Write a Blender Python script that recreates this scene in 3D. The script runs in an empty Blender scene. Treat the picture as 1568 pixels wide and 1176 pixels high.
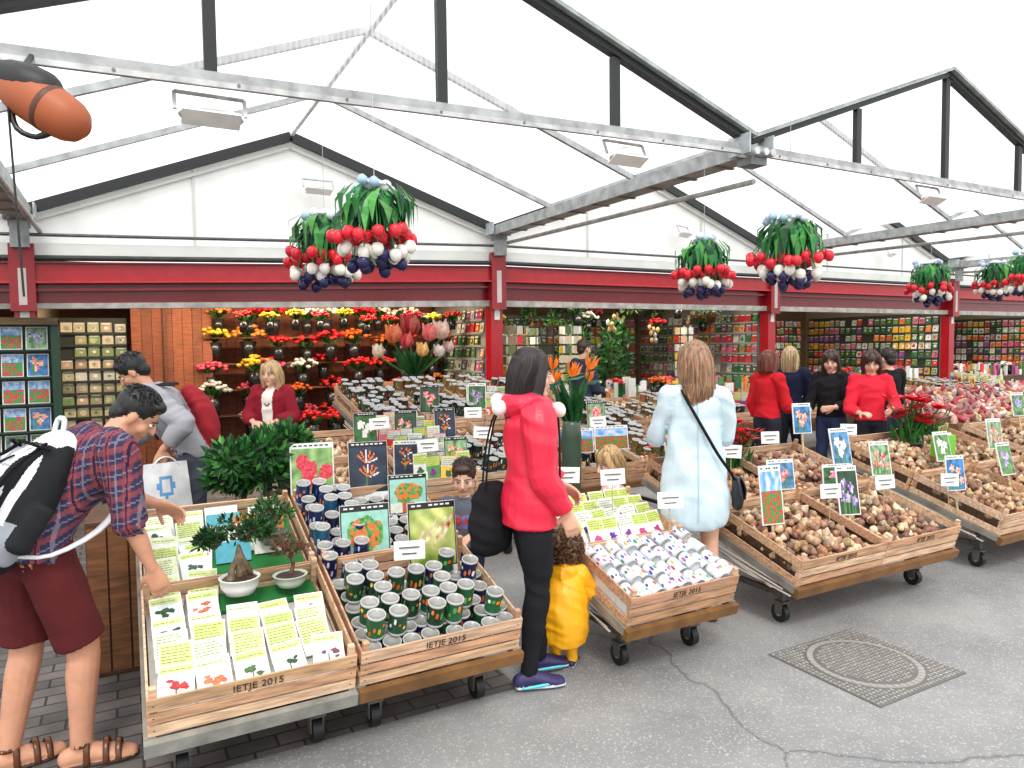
import bpy, math, random
from mathutils import Vector, Matrix, noise
from mathutils.bvhtree import BVHTree
V=Vector
R=random.Random(11)
pi=math.pi
rad=math.radians
def C(r,g,b):
    f=lambda c:(c/255/12.92) if c/255<=.04045 else ((c/255+.055)/1.055)**2.4
    return (f(r),f(g),f(b))
def jit(c,a=.12):
    k=1+R.uniform(-a,a); return tuple(max(0,min(1,x*k*(1+R.uniform(-a,a)*.3))) for x in c)
def mixc(a,b,t): return tuple(a[i]*(1-t)+b[i]*t for i in range(3))
# ------------------------------------------------ materials
MATS=[]
def newmat(name):
    m=bpy.data.materials.new(name); m.use_nodes=True
    nt=m.node_tree; nt.nodes.clear(); return m,nt,nt.nodes,nt.links
def vmat(name,rough=.6,metal=0,var=.15,vscale=6,bump=0,bscale=40,stretch=(1,1,1),transl=0,spec=.5):
    m,nt,N,L=newmat(name)
    out=N.new('ShaderNodeOutputMaterial'); b=N.new('ShaderNodeBsdfPrincipled')
    a=N.new('ShaderNodeAttribute'); a.attribute_name='Col'
    tc=N.new('ShaderNodeTexCoord'); mp=N.new('ShaderNodeMapping'); mp.inputs['Scale'].default_value=stretch
    L.new(tc.outputs['Object'],mp.inputs[0])
    nz=N.new('ShaderNodeTexNoise'); nz.inputs['Scale'].default_value=vscale; nz.inputs['Detail'].default_value=5
    L.new(mp.outputs[0],nz.inputs['Vector'])
    mr=N.new('ShaderNodeMapRange'); mr.inputs['From Min'].default_value=.3; mr.inputs['From Max'].default_value=.7
    mr.inputs['To Min'].default_value=1-var*1.6; mr.inputs['To Max'].default_value=1+var*.6
    L.new(nz.outputs['Fac'],mr.inputs['Value'])
    mx=N.new('ShaderNodeVectorMath'); mx.operation='SCALE'
    L.new(a.outputs['Color'],mx.inputs[0]); L.new(mr.outputs[0],mx.inputs['Scale'])
    L.new(mx.outputs[0],b.inputs['Base Color'])
    b.inputs['Roughness'].default_value=rough; b.inputs['Metallic'].default_value=metal
    b.inputs['Specular IOR Level'].default_value=spec
    if bump:
        n2=N.new('ShaderNodeTexNoise'); n2.inputs['Scale'].default_value=bscale; n2.inputs['Detail'].default_value=4
        L.new(mp.outputs[0],n2.inputs['Vector'])
        bp=N.new('ShaderNodeBump'); bp.inputs['Strength'].default_value=bump; bp.inputs['Distance'].default_value=.01
        L.new(n2.outputs['Fac'],bp.inputs['Height']); L.new(bp.outputs[0],b.inputs['Normal'])
    if transl:
        t=N.new('ShaderNodeBsdfTranslucent'); L.new(mx.outputs[0],t.inputs['Color'])
        ms=N.new('ShaderNodeMixShader'); ms.inputs[0].default_value=transl
        L.new(b.outputs[0],ms.inputs[1]); L.new(t.outputs[0],ms.inputs[2]); L.new(ms.outputs[0],out.inputs[0])
    else: L.new(b.outputs[0],out.inputs[0])
    MATS.append(m); return len(MATS)-1
PAINT=vmat('painted_surface',.5,0,.06,3,.08,30)
GLOSS=vmat('glossy_surface',.25,0,.1,8)
METAL=vmat('galvanised_metal',.5,.2,.25,9,.15,60)
CLOTH=vmat('woven_cloth',.85,0,.10,7,.08,60,spec=.2)
LEAF=vmat('leaf_surface',.45,0,.25,25,transl=.25)
WOOD=vmat('crate_wood',.7,0,.3,7,.25,30,stretch=(1,9,9))
SKIN=vmat('human_skin',.5,0,.08,18,.05,80)
HAIR=vmat('hair',.42,0,.35,60,.4,90,stretch=(1,1,.12))
PRINT=vmat('printed_card',.35,0,.1,40)
BULB=vmat('bulb_skin',.5,0,.35,45,.3,60)
NYLON=vmat('jacket_nylon',.38,0,.08,6,.2,16,spec=.5)
def film(name,lo,hi,stripes):
    m,nt,N,L=newmat(name)
    out=N.new('ShaderNodeOutputMaterial')
    t=N.new('ShaderNodeBsdfTransparent'); t.inputs[0].default_value=(.98,.99,.99,1)
    d=N.new('ShaderNodeBsdfTranslucent'); d.inputs[0].default_value=(.97,.98,.98,1)
    ms=N.new('ShaderNodeMixShader')
    tc=N.new('ShaderNodeTexCoord'); w=N.new('ShaderNodeTexWave'); w.inputs['Scale'].default_value=stripes; w.inputs['Distortion'].default_value=.3
    L.new(tc.outputs['Object'],w.inputs['Vector'])
    nz=N.new('ShaderNodeTexNoise'); nz.inputs['Scale'].default_value=1.3; nz.inputs['Detail'].default_value=6
    L.new(tc.outputs['Object'],nz.inputs['Vector'])
    ad=N.new('ShaderNodeMath'); ad.operation='MULTIPLY'; L.new(w.outputs['Fac'],ad.inputs[0]); L.new(nz.outputs['Fac'],ad.inputs[1])
    mr=N.new('ShaderNodeMapRange'); mr.inputs['To Min'].default_value=lo; mr.inputs['To Max'].default_value=hi
    L.new(ad.outputs[0],mr.inputs['Value']); L.new(mr.outputs[0],ms.inputs[0])
    L.new(t.outputs[0],ms.inputs[1]); L.new(d.outputs[0],ms.inputs[2]); L.new(ms.outputs[0],out.inputs[0])
    MATS.append(m); return len(MATS)-1
FILM=film('corrugated_plastic',.25,.85,9)
ROOF=film('milky_roof_sheet',.40,.75,9)
# ------------------------------------------------ mesh builder
class MB:
    def __init__(s,T=None):
        s.v=[];s.f=[];s.c=[];s.m=[];s.s=[];s.T=T or Matrix.Identity(4)
    def add(s,vs,fs,col,mat=0,sm=False):
        o=len(s.v);T=s.T
        s.v+=[T@Vector(p) for p in vs]
        s.f+=[[o+k for k in f] for f in fs]
        n=len(fs)
        s.c+=col if isinstance(col,list) else [col]*n
        s.m+=[mat]*n; s.s+=[sm]*n
    def box(s,c,d,col,mat=0,M=None):
        x,y,z=d[0]/2,d[1]/2,d[2]/2
        vs=[V((a*x,b*y,e*z)) for e in(-1,1) for a,b in((-1,-1),(1,-1),(1,1),(-1,1))]
        if M is not None: vs=[M@p for p in vs]
        c=V(c); vs=[p+c for p in vs]
        s.add(vs,[(3,2,1,0),(4,5,6,7),(0,1,5,4),(1,2,6,5),(2,3,7,6),(3,0,4,7)],col,mat)
    def bb(s,a,b,col,mat=0):
        s.box([(a[i]+b[i])/2 for i in range(3)],[abs(b[i]-a[i]) for i in range(3)],col,mat)
    def bar(s,p0,p1,w,h,col,mat=0,up=(0,0,1)):
        p0=V(p0);p1=V(p1);t=(p1-p0);l=t.length;t.normalize();u=V(up)
        x=t.cross(u)
        if x.length<1e-3:x=V((1,0,0))
        x.normalize();u=x.cross(t)
        M=Matrix((x,t,u)).transposed()
        s.box((p0+p1)/2,(w,l,h),col,mat,M)
    def cyl(s,p0,p1,r0,r1,col,mat=0,n=10,caps=True,sm=True,capcol=None):
        p0=V(p0);p1=V(p1);t=(p1-p0).normalized()
        a=t.orthogonal().normalized();b=t.cross(a)
        vs=[];
        for p,r in((p0,r0),(p1,r1)):
            for k in range(n):
                q=2*pi*k/n; vs.append(p+(a*math.cos(q)+b*math.sin(q))*r)
        fs=[(k,(k+1)%n,n+(k+1)%n,n+k) for k in range(n)]
        s.add(vs,fs,col,mat,sm)
        if caps: s.add(vs,[tuple(range(n-1,-1,-1)),tuple(range(n,2*n))],capcol or col,mat)
    def ell(s,c,r,col,mat=0,n=10,m=6,M=None,sm=True):
        vs=[(0,0,-1)]
        for j in range(1,m):
            a=-pi/2+pi*j/m
            for k in range(n):
                q=2*pi*k/n; vs.append((math.cos(a)*math.cos(q),math.cos(a)*math.sin(q),math.sin(a)))
        vs.append((0,0,1)); L=len(vs)-1
        vs=[V((p[0]*r[0],p[1]*r[1],p[2]*r[2])) for p in vs]
        if M is not None: vs=[M@p for p in vs]
        c=V(c);vs=[p+c for p in vs]
        fs=[(0,1+(k+1)%n,1+k) for k in range(n)]
        for j in range(m-2):
            o=1+j*n
            fs+=[(o+k,o+(k+1)%n,o+n+(k+1)%n,o+n+k) for k in range(n)]
        o=1+(m-2)*n
        fs+=[(o+k,o+(k+1)%n,L) for k in range(n)]
        s.add(vs,fs,col,mat,sm)
    def lathe(s,prof,c,col,mat=0,n=12,M=None,sm=True):
        vs=[];c=V(c)
        for r,z in prof:
            for k in range(n):
                q=2*pi*k/n; p=V((r*math.cos(q),r*math.sin(q),z))
                if M is not None:p=M@p
                vs.append(p+c)
        fs=[];cl=[]
        for j in range(len(prof)-1):
            for k in range(n):
                fs.append((j*n+k,j*n+(k+1)%n,(j+1)*n+(k+1)%n,(j+1)*n+k))
                cl.append(col[j] if isinstance(col,list) else col)
        fs.append(tuple(range(n-1,-1,-1)));cl.append(cl[0])
        fs.append(tuple(range((len(prof)-1)*n,len(prof)*n)));cl.append(cl[-2])
        s.add(vs,fs,cl,mat,sm)
    def loft(s,secs,col,mat=0,right=(1,0,0),n=14,sub=3,cap='round'):
        P=[(V(a[0]),a[1],a[2] if len(a)>2 else a[1]) for a in secs]
        Q=[]
        def cr(a,b,c,d,t): return .5*((2*b)+(c-a)*t+(2*a-5*b+4*c-d)*t*t+(3*b-a-3*c+d)*t**3)
        for i in range(len(P)-1):
            p0=P[max(i-1,0)];p1=P[i];p2=P[i+1];p3=P[min(i+2,len(P)-1)]
            for k in range(sub):
                t=k/sub
                Q.append(tuple(cr(p0[j],p1[j],p2[j],p3[j],t) for j in range(3)))
        Q.append(P[-1])
        if cap=='round':
            a=Q[0];d=(a[0]-Q[1][0]).normalized();r=min(a[1],a[2])
            pre=[(a[0]+d*r*.8,a[1]*.4,a[2]*.4),(a[0]+d*r*.45,a[1]*.8,a[2]*.8)]
            b=Q[-1];d=(b[0]-Q[-2][0]).normalized();r=min(b[1],b[2])
            Q=pre+Q+[(b[0]+d*r*.45,b[1]*.8,b[2]*.8),(b[0]+d*r*.8,b[1]*.4,b[2]*.4)]
        vs=[];rt=V(right)
        for i,(p,rx,ry) in enumerate(Q):
            t=(Q[min(i+1,len(Q)-1)][0]-Q[max(i-1,0)][0]).normalized()
            x=rt-t*rt.dot(t)
            if x.length<.05:x=t.orthogonal()
            x.normalize();y=t.cross(x)
            for k in range(n):
                q=2*pi*k/n; vs.append(p+x*(math.cos(q)*rx)+y*(math.sin(q)*ry))
        m=len(Q)
        fs=[(j*n+k,j*n+(k+1)%n,(j+1)*n+(k+1)%n,(j+1)*n+k) for j in range(m-1) for k in range(n)]
        fs+=[tuple(range(n-1,-1,-1)),tuple(range((m-1)*n,m*n))]
        s.add(vs,fs,col,mat,True)
    def quad(s,a,b,c,d,col,mat=0): s.add([a,b,c,d],[(0,1,2,3)],col,mat)
def mkmesh(name,v,f,c,m,s):
    me=bpy.data.meshes.new(name)
    me.from_pydata([tuple(p) for p in v],[],f)
    for mt in MATS: me.materials.append(mt)
    me.polygons.foreach_set('material_index',m)
    me.polygons.foreach_set('use_smooth',s)
    at=me.color_attributes.new('Col','FLOAT_COLOR','CORNER')
    buf=[]
    for col,fc in zip(c,f):
        buf+= [col[0],col[1],col[2],1.0]*len(fc)
    at.data.foreach_set('color',buf)
    me.update(); return me
def obj(name,mb,parent=None):
    me=mkmesh(name,mb.v,mb.f,mb.c,mb.m,mb.s)
    o=bpy.data.objects.new(name,me); bpy.context.collection.objects.link(o)
    if parent: o.parent=parent
    return o
def empty(name):
    o=bpy.data.objects.new(name,None); bpy.context.collection.objects.link(o); return o
TR=Matrix.Translation
def RX(a): return Matrix.Rotation(rad(a),4,'X')
def RY(a): return Matrix.Rotation(rad(a),4,'Y')
def RZ(a): return Matrix.Rotation(rad(a),4,'Z')
# ------------------------------------------------ camera
cam=bpy.data.cameras.new('camera'); co=bpy.data.objects.new('camera',cam); bpy.context.collection.objects.link(co)
cam.lens=36*1082/1568; cam.sensor_width=36; cam.clip_end=2000; cam.clip_start=.05
co.matrix_world=TR((0,0,1.66))@RZ(-28.5)@RX(90-3.0)@RZ(-.7)
bpy.context.scene.camera=co
# ------------------------------------------------ world
sc=bpy.context.scene
sc.view_settings.view_transform='Standard'; sc.view_settings.look='None'; sc.view_settings.exposure=0
w=bpy.data.worlds.new('World'); sc.world=w; w.use_nodes=True
N=w.node_tree.nodes;L=w.node_tree.links;N.clear()
out=N.new('ShaderNodeOutputWorld');bg=N.new('ShaderNodeBackground');sky=N.new('ShaderNodeTexSky')
sky.sky_type='NISHITA';sky.sun_disc=False;sky.sun_elevation=rad(52);sky.sun_rotation=rad(200);sky.dust_density=5;sky.air_density=1.2
mx=N.new('ShaderNodeMixRGB');mx.inputs[0].default_value=.9;mx.inputs[2].default_value=(12.6,12.7,12.8,1)
L.new(sky.outputs[0],mx.inputs[1]);L.new(mx.outputs[0],bg.inputs[0]);bg.inputs[1].default_value=.15;L.new(bg.outputs[0],out.inputs[0])
sl=bpy.data.lights.new('sun','SUN');sl.energy=1.5;sl.angle=rad(14);sl.color=(1,.97,.92)
so=bpy.data.objects.new('sun',sl);bpy.context.collection.objects.link(so)
so.rotation_euler=(rad(38),0,rad(-20))
# ------------------------------------------------ ground
def nodes_ground():
    m,nt,N,L=newmat('asphalt')
    out=N.new('ShaderNodeOutputMaterial');b=N.new('ShaderNodeBsdfPrincipled')
    tc=N.new('ShaderNodeTexCoord')
    v=N.new('ShaderNodeTexVoronoi');v.inputs['Scale'].default_value=150;L.new(tc.outputs['Object'],v.inputs['Vector'])
    n=N.new('ShaderNodeTexNoise');n.inputs['Scale'].default_value=1.1;n.inputs['Detail'].default_value=9;n.inputs['Roughness'].default_value=.65;L.new(tc.outputs['Object'],n.inputs['Vector'])
    n2=N.new('ShaderNodeTexNoise');n2.inputs['Scale'].default_value=220;n2.inputs['Detail'].default_value=2;L.new(tc.outputs['Object'],n2.inputs['Vector'])
    cr=N.new('ShaderNodeValToRGB');e=cr.color_ramp.elements
    e[0].position=.32;e[0].color=(.15,.15,.153,1);e[1].position=.7;e[1].color=(.27,.268,.262,1);L.new(n.outputs['Fac'],cr.inputs[0])
    sep=N.new('ShaderNodeSeparateColor');L.new(v.outputs['Color'],sep.inputs[0])
    cr2=N.new('ShaderNodeValToRGB');e=cr2.color_ramp.elements;e[0].position=.84;e[0].color=(0,0,0,1);e[1].position=1;e[1].color=(1,1,1,1)
    L.new(sep.outputs[0],cr2.inputs[0])
    mxx=N.new('ShaderNodeMixRGB');mxx.inputs[2].default_value=(.5,.48,.44,1)
    mm=N.new('ShaderNodeMath');mm.operation='MULTIPLY';mm.inputs[1].default_value=.55;L.new(cr2.outputs[0],mm.inputs[0])
    L.new(mm.outputs[0],mxx.inputs[0]);L.new(cr.outputs[0],mxx.inputs[1])
    m2=N.new('ShaderNodeMixRGB');m2.blend_type='MULTIPLY';m2.inputs[0].default_value=.35
    L.new(mxx.outputs[0],m2.inputs[1]);L.new(n2.outputs['Fac'],m2.inputs[2])
    vc=N.new('ShaderNodeTexVoronoi');vc.feature='DISTANCE_TO_EDGE';vc.inputs['Scale'].default_value=.42
    nd=N.new('ShaderNodeTexNoise');nd.inputs['Scale'].default_value=3;nd.inputs['Detail'].default_value=6;L.new(tc.outputs['Object'],nd.inputs['Vector'])
    va=N.new('ShaderNodeVectorMath');va.operation='MULTIPLY_ADD';va.inputs[1].default_value=(.25,.25,.25);L.new(nd.outputs['Color'],va.inputs[0]);L.new(tc.outputs['Object'],va.inputs[2])
    L.new(va.outputs[0],vc.inputs['Vector'])
    cc=N.new('ShaderNodeValToRGB');e=cc.color_ramp.elements;e[0].position=.0;e[0].color=(.35,.35,.35,1);e[1].position=.005;e[1].color=(1,1,1,1)
    L.new(vc.outputs['Distance'],cc.inputs[0])
    m3=N.new('ShaderNodeMixRGB');m3.blend_type='MULTIPLY';m3.inputs[0].default_value=.8;L.new(m2.outputs[0],m3.inputs[1]);L.new(cc.outputs[0],m3.inputs[2])
    g=N.new('ShaderNodeVectorMath');g.operation='SCALE';g.inputs['Scale'].default_value=1.5;L.new(m3.outputs[0],g.inputs[0])
    L.new(g.outputs[0],b.inputs['Base Color']);b.inputs['Roughness'].default_value=.62
    bp=N.new('ShaderNodeBump');bp.inputs['Strength'].default_value=.25;bp.inputs['Distance'].default_value=.004
    L.new(v.outputs['Distance'],bp.inputs['Height']);L.new(bp.outputs[0],b.inputs['Normal'])
    L.new(b.outputs[0],out.inputs[0]);return m
def nodes_brick():
    m,nt,N,L=newmat('clinker_paving')
    out=N.new('ShaderNodeOutputMaterial');b=N.new('ShaderNodeBsdfPrincipled')
    tc=N.new('ShaderNodeTexCoord');br=N.new('ShaderNodeTexBrick')
    br.inputs['Scale'].default_value=1;br.inputs['Brick Width'].default_value=.2;br.inputs['Row Height'].default_value=.1;br.inputs['Mortar Size'].default_value=.006
    br.inputs['Color1'].default_value=(.085,.078,.075,1);br.inputs['Color2'].default_value=(.15,.13,.12,1);br.inputs['Mortar'].default_value=(.03,.03,.028,1)
    L.new(tc.outputs['Object'],br.inputs['Vector'])
    n=N.new('ShaderNodeTexNoise');n.inputs['Scale'].default_value=5;n.inputs['Detail'].default_value=8;L.new(tc.outputs['Object'],n.inputs['Vector'])
    m2=N.new('ShaderNodeMixRGB');m2.blend_type='OVERLAY';m2.inputs[0].default_value=.7;L.new(br.outputs['Color'],m2.inputs[1]);L.new(n.outputs['Fac'],m2.inputs[2])
    L.new(m2.outputs[0],b.inputs['Base Color']);b.inputs['Roughness'].default_value=.6
    bp=N.new('ShaderNodeBump');bp.inputs['Strength'].default_value=.6;bp.inputs['Distance'].default_value=.006;bp.invert=True
    L.new(br.outputs['Fac'],bp.inputs['Height']);L.new(bp.outputs[0],b.inputs['Normal']);L.new(b.outputs[0],out.inputs[0]);return m
def plane(name,x0,x1,y0,y1,z,mat):
    me=bpy.data.meshes.new(name);me.from_pydata([(x0,y0,z),(x1,y0,z),(x1,y1,z),(x0,y1,z)],[],[(0,1,2,3)]);me.materials.append(mat)
    o=bpy.data.objects.new(name,me);bpy.context.collection.objects.link(o);return o
plane('ground',-300,300,-300,300,0,nodes_ground())
plane('brick_pavement',-12,1.62,2.95,12.4,.004,nodes_brick())
mb=MB()
cx,cy=3.29,2.28;mc=C(158,155,150);md=C(104,102,99)
mb.bb((cx-.34,cy-.32,.0),(cx+.34,cy+.32,.006),md,PAINT)
mb.cyl((cx,cy,.006),(cx,cy,.011),.275,.275,mc,PAINT,40)
mb.cyl((cx,cy,.011),(cx,cy,.0125),.245,.245,md,PAINT,40)
for i in range(-9,10):
    for j in range(-9,10):
        x=cx+i*.024;y=cy+j*.024
        if (x-cx)**2+(y-cy)**2<.225**2: mb.box((x,y,.014),(.018,.009,.005) if (i+j)%2 else (.009,.018,.005),jit(mc,.2),PAINT)
for i in range(-13,14):
    for j in range(-12,13):
        x=cx+i*.025;y=cy+j*.025
        if (x-cx)**2+(y-cy)**2>.29**2: mb.box((x,y,.0075),(.018,.01,.004) if (i+j)%2 else (.01,.018,.004),jit(mc,.2),PAINT)
for k in range(44):
    a=2*pi*k/44; mb.box((cx+.26*math.cos(a),cy+.26*math.sin(a),.0125),(.02,.014,.004),mc,PAINT,Matrix.Rotation(a,3,'Z'))
obj('manhole_cover',mb)
# ------------------------------------------------ structure
BX=[-.91+5.45*n for n in range(-1,6)]
YF,YB=4.23,8.91
ZG,ZR=3.30,4.36
RED=C(176,22,34);DRED=C(122,14,24);GAL=C(172,175,175);DG=C(120,124,124);BLK=C(28,32,32);WHT=C(246,246,243)
def sag(mb):
    # the old canopy is not level: its left end sits lower than the right
    for p in mb.v:
        k=max(0,min(1,(p.z-1.9)/.6));t=max(0,min(1,(YB-p.y)/(YB-YF)))
        df=.036*(min(p.x,5)-5)-.02; dt=.028*(min(p.x,4.54)-4.54)-.05
        p.z+=k*(df*(1-t)+dt*t)
cano=empty('market_canopy')
fr=MB();fm=MB()
for i in range(len(BX)-1):
    x0,x1=BX[i],BX[i+1];xm=(x0+x1)/2
    fr.bb((x0,YF-.03,ZG-.035),(x1,YF+.03,ZG+.035),GAL,METAL)
    fr.bb((x0,YF-.045,ZG-.05),(x1,YF-.031,ZG-.02),C(200,202,200),METAL)
    for xa in (x0,x1):
        fr.bar((xa,YF,ZG+.06),(xm,YF,ZR),.07,.05,BLK,PAINT)
        fr.bar((xa,YF-.04,ZG+.105),(xm,YF-.04,ZR+.045),.08,.03,C(165,174,170),METAL)
    for t in (.25,.5,.75):
        x=x0+(x1-x0)*t; h=ZG+(ZR-ZG)*(1-abs(t-.5)*2)
        fr.bb((x-.033,YF-.02,ZG+.036),(x+.033,YF+.025,h-.0),BLK,PAINT)
    fm.add([(x0,YF+.035,ZG+.04),(x1,YF+.035,ZG+.04),(xm,YF+.035,ZR)],[(0,1,2)],WHT,FILM)
    k=x0+.3
    while k<x1: 
        fr.cyl((k,YF-.05,ZG-.03),(k,YF-.04,ZG-.03),.010,.010,DG,METAL,6); k+=.6
    for xa in (x0,x1):
        fm.add([(xa,YF-.12,ZG+.15),(xm,YF-.12,ZR+.09),(xm,YB,ZR+.09),(xa,YB,ZG+.15)],[(0,1,2,3)],WHT,ROOF)
        for y in (5.75,7.35):
            fr.bar((xa,y,ZG+.09),(xm,y,ZR+.03),.04,.055,C(182,186,186),METAL)
        fr.bar((xa,YB-.07,ZG+.05),(xm,YB-.07,ZR-.01),.06,.11,BLK,PAINT)
    fr.bb((xm-.02,YF+.03,ZR-.02),(xm+.02,YB-.15,ZR+.02),C(225,226,226),METAL)
for x in BX:
    fr.bb((x-.10,YF+.04,ZG-.07),(x+.10,YB-.06,ZG-.055),C(165,162,154),METAL)
    fr.bb((x-.11,YF+.04,ZG-.072),(x-.101,YB-.06,ZG+.05),GAL,METAL)
    fr.bb((x+.101,YF+.04,ZG-.072),(x+.11,YB-.06,ZG+.05),GAL,METAL)
    y=YF+.3
    while y<YB-.3:
        fr.bb((x-.125,y-.02,ZG-.085),(x+.125,y+.02,ZG-.073),C(130,122,110),METAL); y+=.45
    fr.cyl((x+.16,YF+.1,ZG-.22),(x+.16,YB-.1,ZG-.16),.025,.025,C(190,191,188),METAL,10)
    for y in (YF,YB-.2):
        fr.bb((x-.09,y-.1,ZG-.14),(x+.09,y+.05,ZG-.086),DG,METAL)
        fr.bb((x-.14,y-.13,ZG-.06),(x-.126,y+.1,ZG+.1),C(190,195,198),METAL)
        fr.bb((x+.126,y-.13,ZG-.06),(x+.14,y+.1,ZG+.1),C(190,195,198),METAL)
        for dx in (-.08,.02,.1): fr.cyl((x+dx,y-.16,ZG-.05),(x+dx,y-.05,ZG-.05),.03,.03,C(200,202,205),METAL,10)
sag(fr);sag(fm)
obj('frame',fr,cano);obj('plastic_roof_sheets',fm,cano)
sh=empty('market_shop_building')
b=MB()
woodw=C(128,72,42)
for i in range(len(BX)-1):
    x0,x1=BX[i],BX[i+1];xm=(x0+x1)/2
    b.add([(x0,YB+.02,2.9),(x1,YB+.02,2.9),(x1,YB+.02,ZG+.02),(xm,YB+.02,ZR-.03),(x0,YB+.02,ZG+.02)],[(0,1,2,3,4)],WHT,PAINT)
    for t in (.3,.72):
        x=x0+(x1-x0)*t; b.bb((x-.012,YB,2.95),(x+.012,YB+.018,ZG+.02+ (ZR-ZG-.1)*(1-abs(t-.5)*2)),C(212,212,208),PAINT)
    for xa in (x0,x1): b.bar((xa,YB-.01,ZG-.06),(xm,YB-.01,ZR-.12),.04,.04,C(225,225,220),PAINT)
    b.bb((x0,YB-.10,2.87),(x1,YB+.0,3.02),C(232,233,228),PAINT)
    b.cyl((x0,YB-.16,2.86),(x1,YB-.16,2.86),.03,.03,C(60,62,60),METAL,8)
    b.cyl((x0,YB-.14,3.1),(x1,YB-.14,3.1),.018,.018,C(100,102,102),METAL,8)
    b.bb((x0,YB-.16,2.62),(x1,YB+.0,2.80),RED,GLOSS)
    b.bb((x0,YB-.2,2.60),(x1,YB+.0,2.619),C(200,34,46),GLOSS)
    b.bb((x0,YB-.2,2.801),(x1,YB+.0,2.818),C(120,16,26),GLOSS)
    b.bb((x0,YB-.06,2.34),(x1,YB+.02,2.599),DRED,GLOSS)
    b.bb((x0,YB-.12,2.52),(x1,YB-.061,2.55),C(150,24,32),GLOSS)
    b.bb((x0,YB-.10,2.25),(x1,YB+.01,2.338),C(185,182,175),METAL)
    b.bb((x0,YB+.03,2.75),(x1,12.5,2.80),C(180,160,130),PAINT)
    b.bb((x0,12.45,0),(x1,12.6,2.749),woodw if i<2 else C(110,80,54),WOOD)
    for xa in (x0,x1):
        b.add([(xa,YB+.03,ZG+.1),(xm,YB+.03,ZR+.05),(xm,12.6,ZR+.05),(xa,12.6,ZG+.1)],[(0,1,2,3)],C(215,216,214),PAINT)
    for k in range(3):
        y=9.6+k; b.bb((x0+.1,y-.04,2.66),(x1-.1,y+.04,2.749),C(140,90,50),WOOD)
for x in BX:
    b.bb((x-.09,YB-.13,0),(x+.09,YB+.05,2.60),RED,GLOSS)
    b.bb((x-.11,YB-.215,2.2),(x+.11,YB-.135,3.0),C(150,20,30),GLOSS)
    b.bb((x-.035,YB-.22,2.3),(x+.035,YB-.216,2.75),C(205,190,185),PAINT)
    b.bb((x-.04,YB-.145,2.05),(x+.04,YB-.131,2.2),C(225,225,220),PAINT)
    b.bb((x-.08,YB-.3,2.95),(x+.08,YB-.22,3.22),C(160,165,165),METAL)
    b.bb((x-.05,YB+.06,0),(x+.05,12.44,2.745),C(150,140,120),PAINT)
b.bb((BX[0],12.7,0),(BX[-1],12.8,3.4),C(150,150,145),PAINT)
sag(b);obj('walls_and_beams',b,sh)
for i in range(1,len(BX)-1):
    xm=(BX[i]+BX[i+1])/2
    dy=9.35
    li=bpy.data.lights.new('ceiling_lamp_light','AREA');li.shape='RECTANGLE';li.size=4.2;li.size_y=.2;li.energy=190 if i==1 else 120
    li.color=(1,.80,.58) if i==1 else (1,.9,.78)
    m=MB();m.bb((xm-2.15,dy-.12,2.5),(xm+2.15,dy+.12,2.54),WHT,PAINT)
    m.cyl((xm-1.5,dy,2.54),(xm-1.5,dy,2.7),.01,.01,DG,METAL,6);m.cyl((xm+1.5,dy,2.54),(xm+1.5,dy,2.7),.01,.01,DG,METAL,6)
    o=obj('ceiling_lamp',m)
    lo=bpy.data.objects.new('lamp_light',li);bpy.context.collection.objects.link(lo);lo.location=(xm,dy,2.49);lo.rotation_euler=(rad(22),0,0);lo.parent=o
def flood(x,y,z,yaw=0,nm='floodlight'):
    m=MB(TR((x,y,z))@RZ(yaw)@RX(-25))
    m.loft([((0,0,.06),.05,.03),((0,0,.02),.12,.05),((0,0,-.03),.17,.07)],C(228,226,220),PAINT,cap='flat')
    m.bb((-.15,-.06,-.045),(.15,.06,-.031),C(245,245,240),GLOSS)
    for xx in(-.18,.18): m.bar((xx,0,0),(xx,0,.12),.02,.012,C(200,200,198),METAL)
    m.bar((-.18,0,.12),(.18,0,.12),.02,.012,C(200,200,198),METAL)
    obj(nm,m)
flood(.45,4.25,2.96);flood(3.3,4.25,3.06);flood(7.0,4.2,3.08)
flood(2.1,8.7,3.6);flood(7.9,8.7,3.45,20);flood(13.2,8.7,3.4,20)
m=MB(TR((-.27,3.6,2.70))@RZ(-28)@RY(32))
OB=C(168,86,46)
m.loft([((-.15,0,0),.075,.08),((-.08,0,.0),.092,.098),((.05,0,0),.095,.10),((.13,0,0),.085,.09)],OB,PAINT,right=(0,1,0),n=20)
m.loft([((-.19,0,.02),.07,.075),((-.10,0,.035),.09,.09),((-.02,0,.05),.075,.085)],C(24,24,25),PAINT,right=(0,1,0))
m.loft([((.02,0,.0),.098,.103),((.035,0,.0),.098,.103)],C(90,48,30),PAINT,right=(0,1,0),n=20)
m.loft([((.08,0,-.07),.02,.02),((.05,-.02,-.13),.012,.012),((-.03,-.03,-.14),.012,.012),((-.1,-.02,-.08),.012,.012)],C(20,20,20),GLOSS,right=(0,1,0),n=8)
m.T=Matrix.Identity(4);m.cyl((-.36,3.6,2.8),(-.36,4.2,3.1),.014,.014,BLK,METAL,6);m.cyl((-.40,3.62,2.7),(-.38,3.66,1.9),.005,.005,BLK,PAINT,5)
obj('orange_patio_heater',m)
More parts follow.
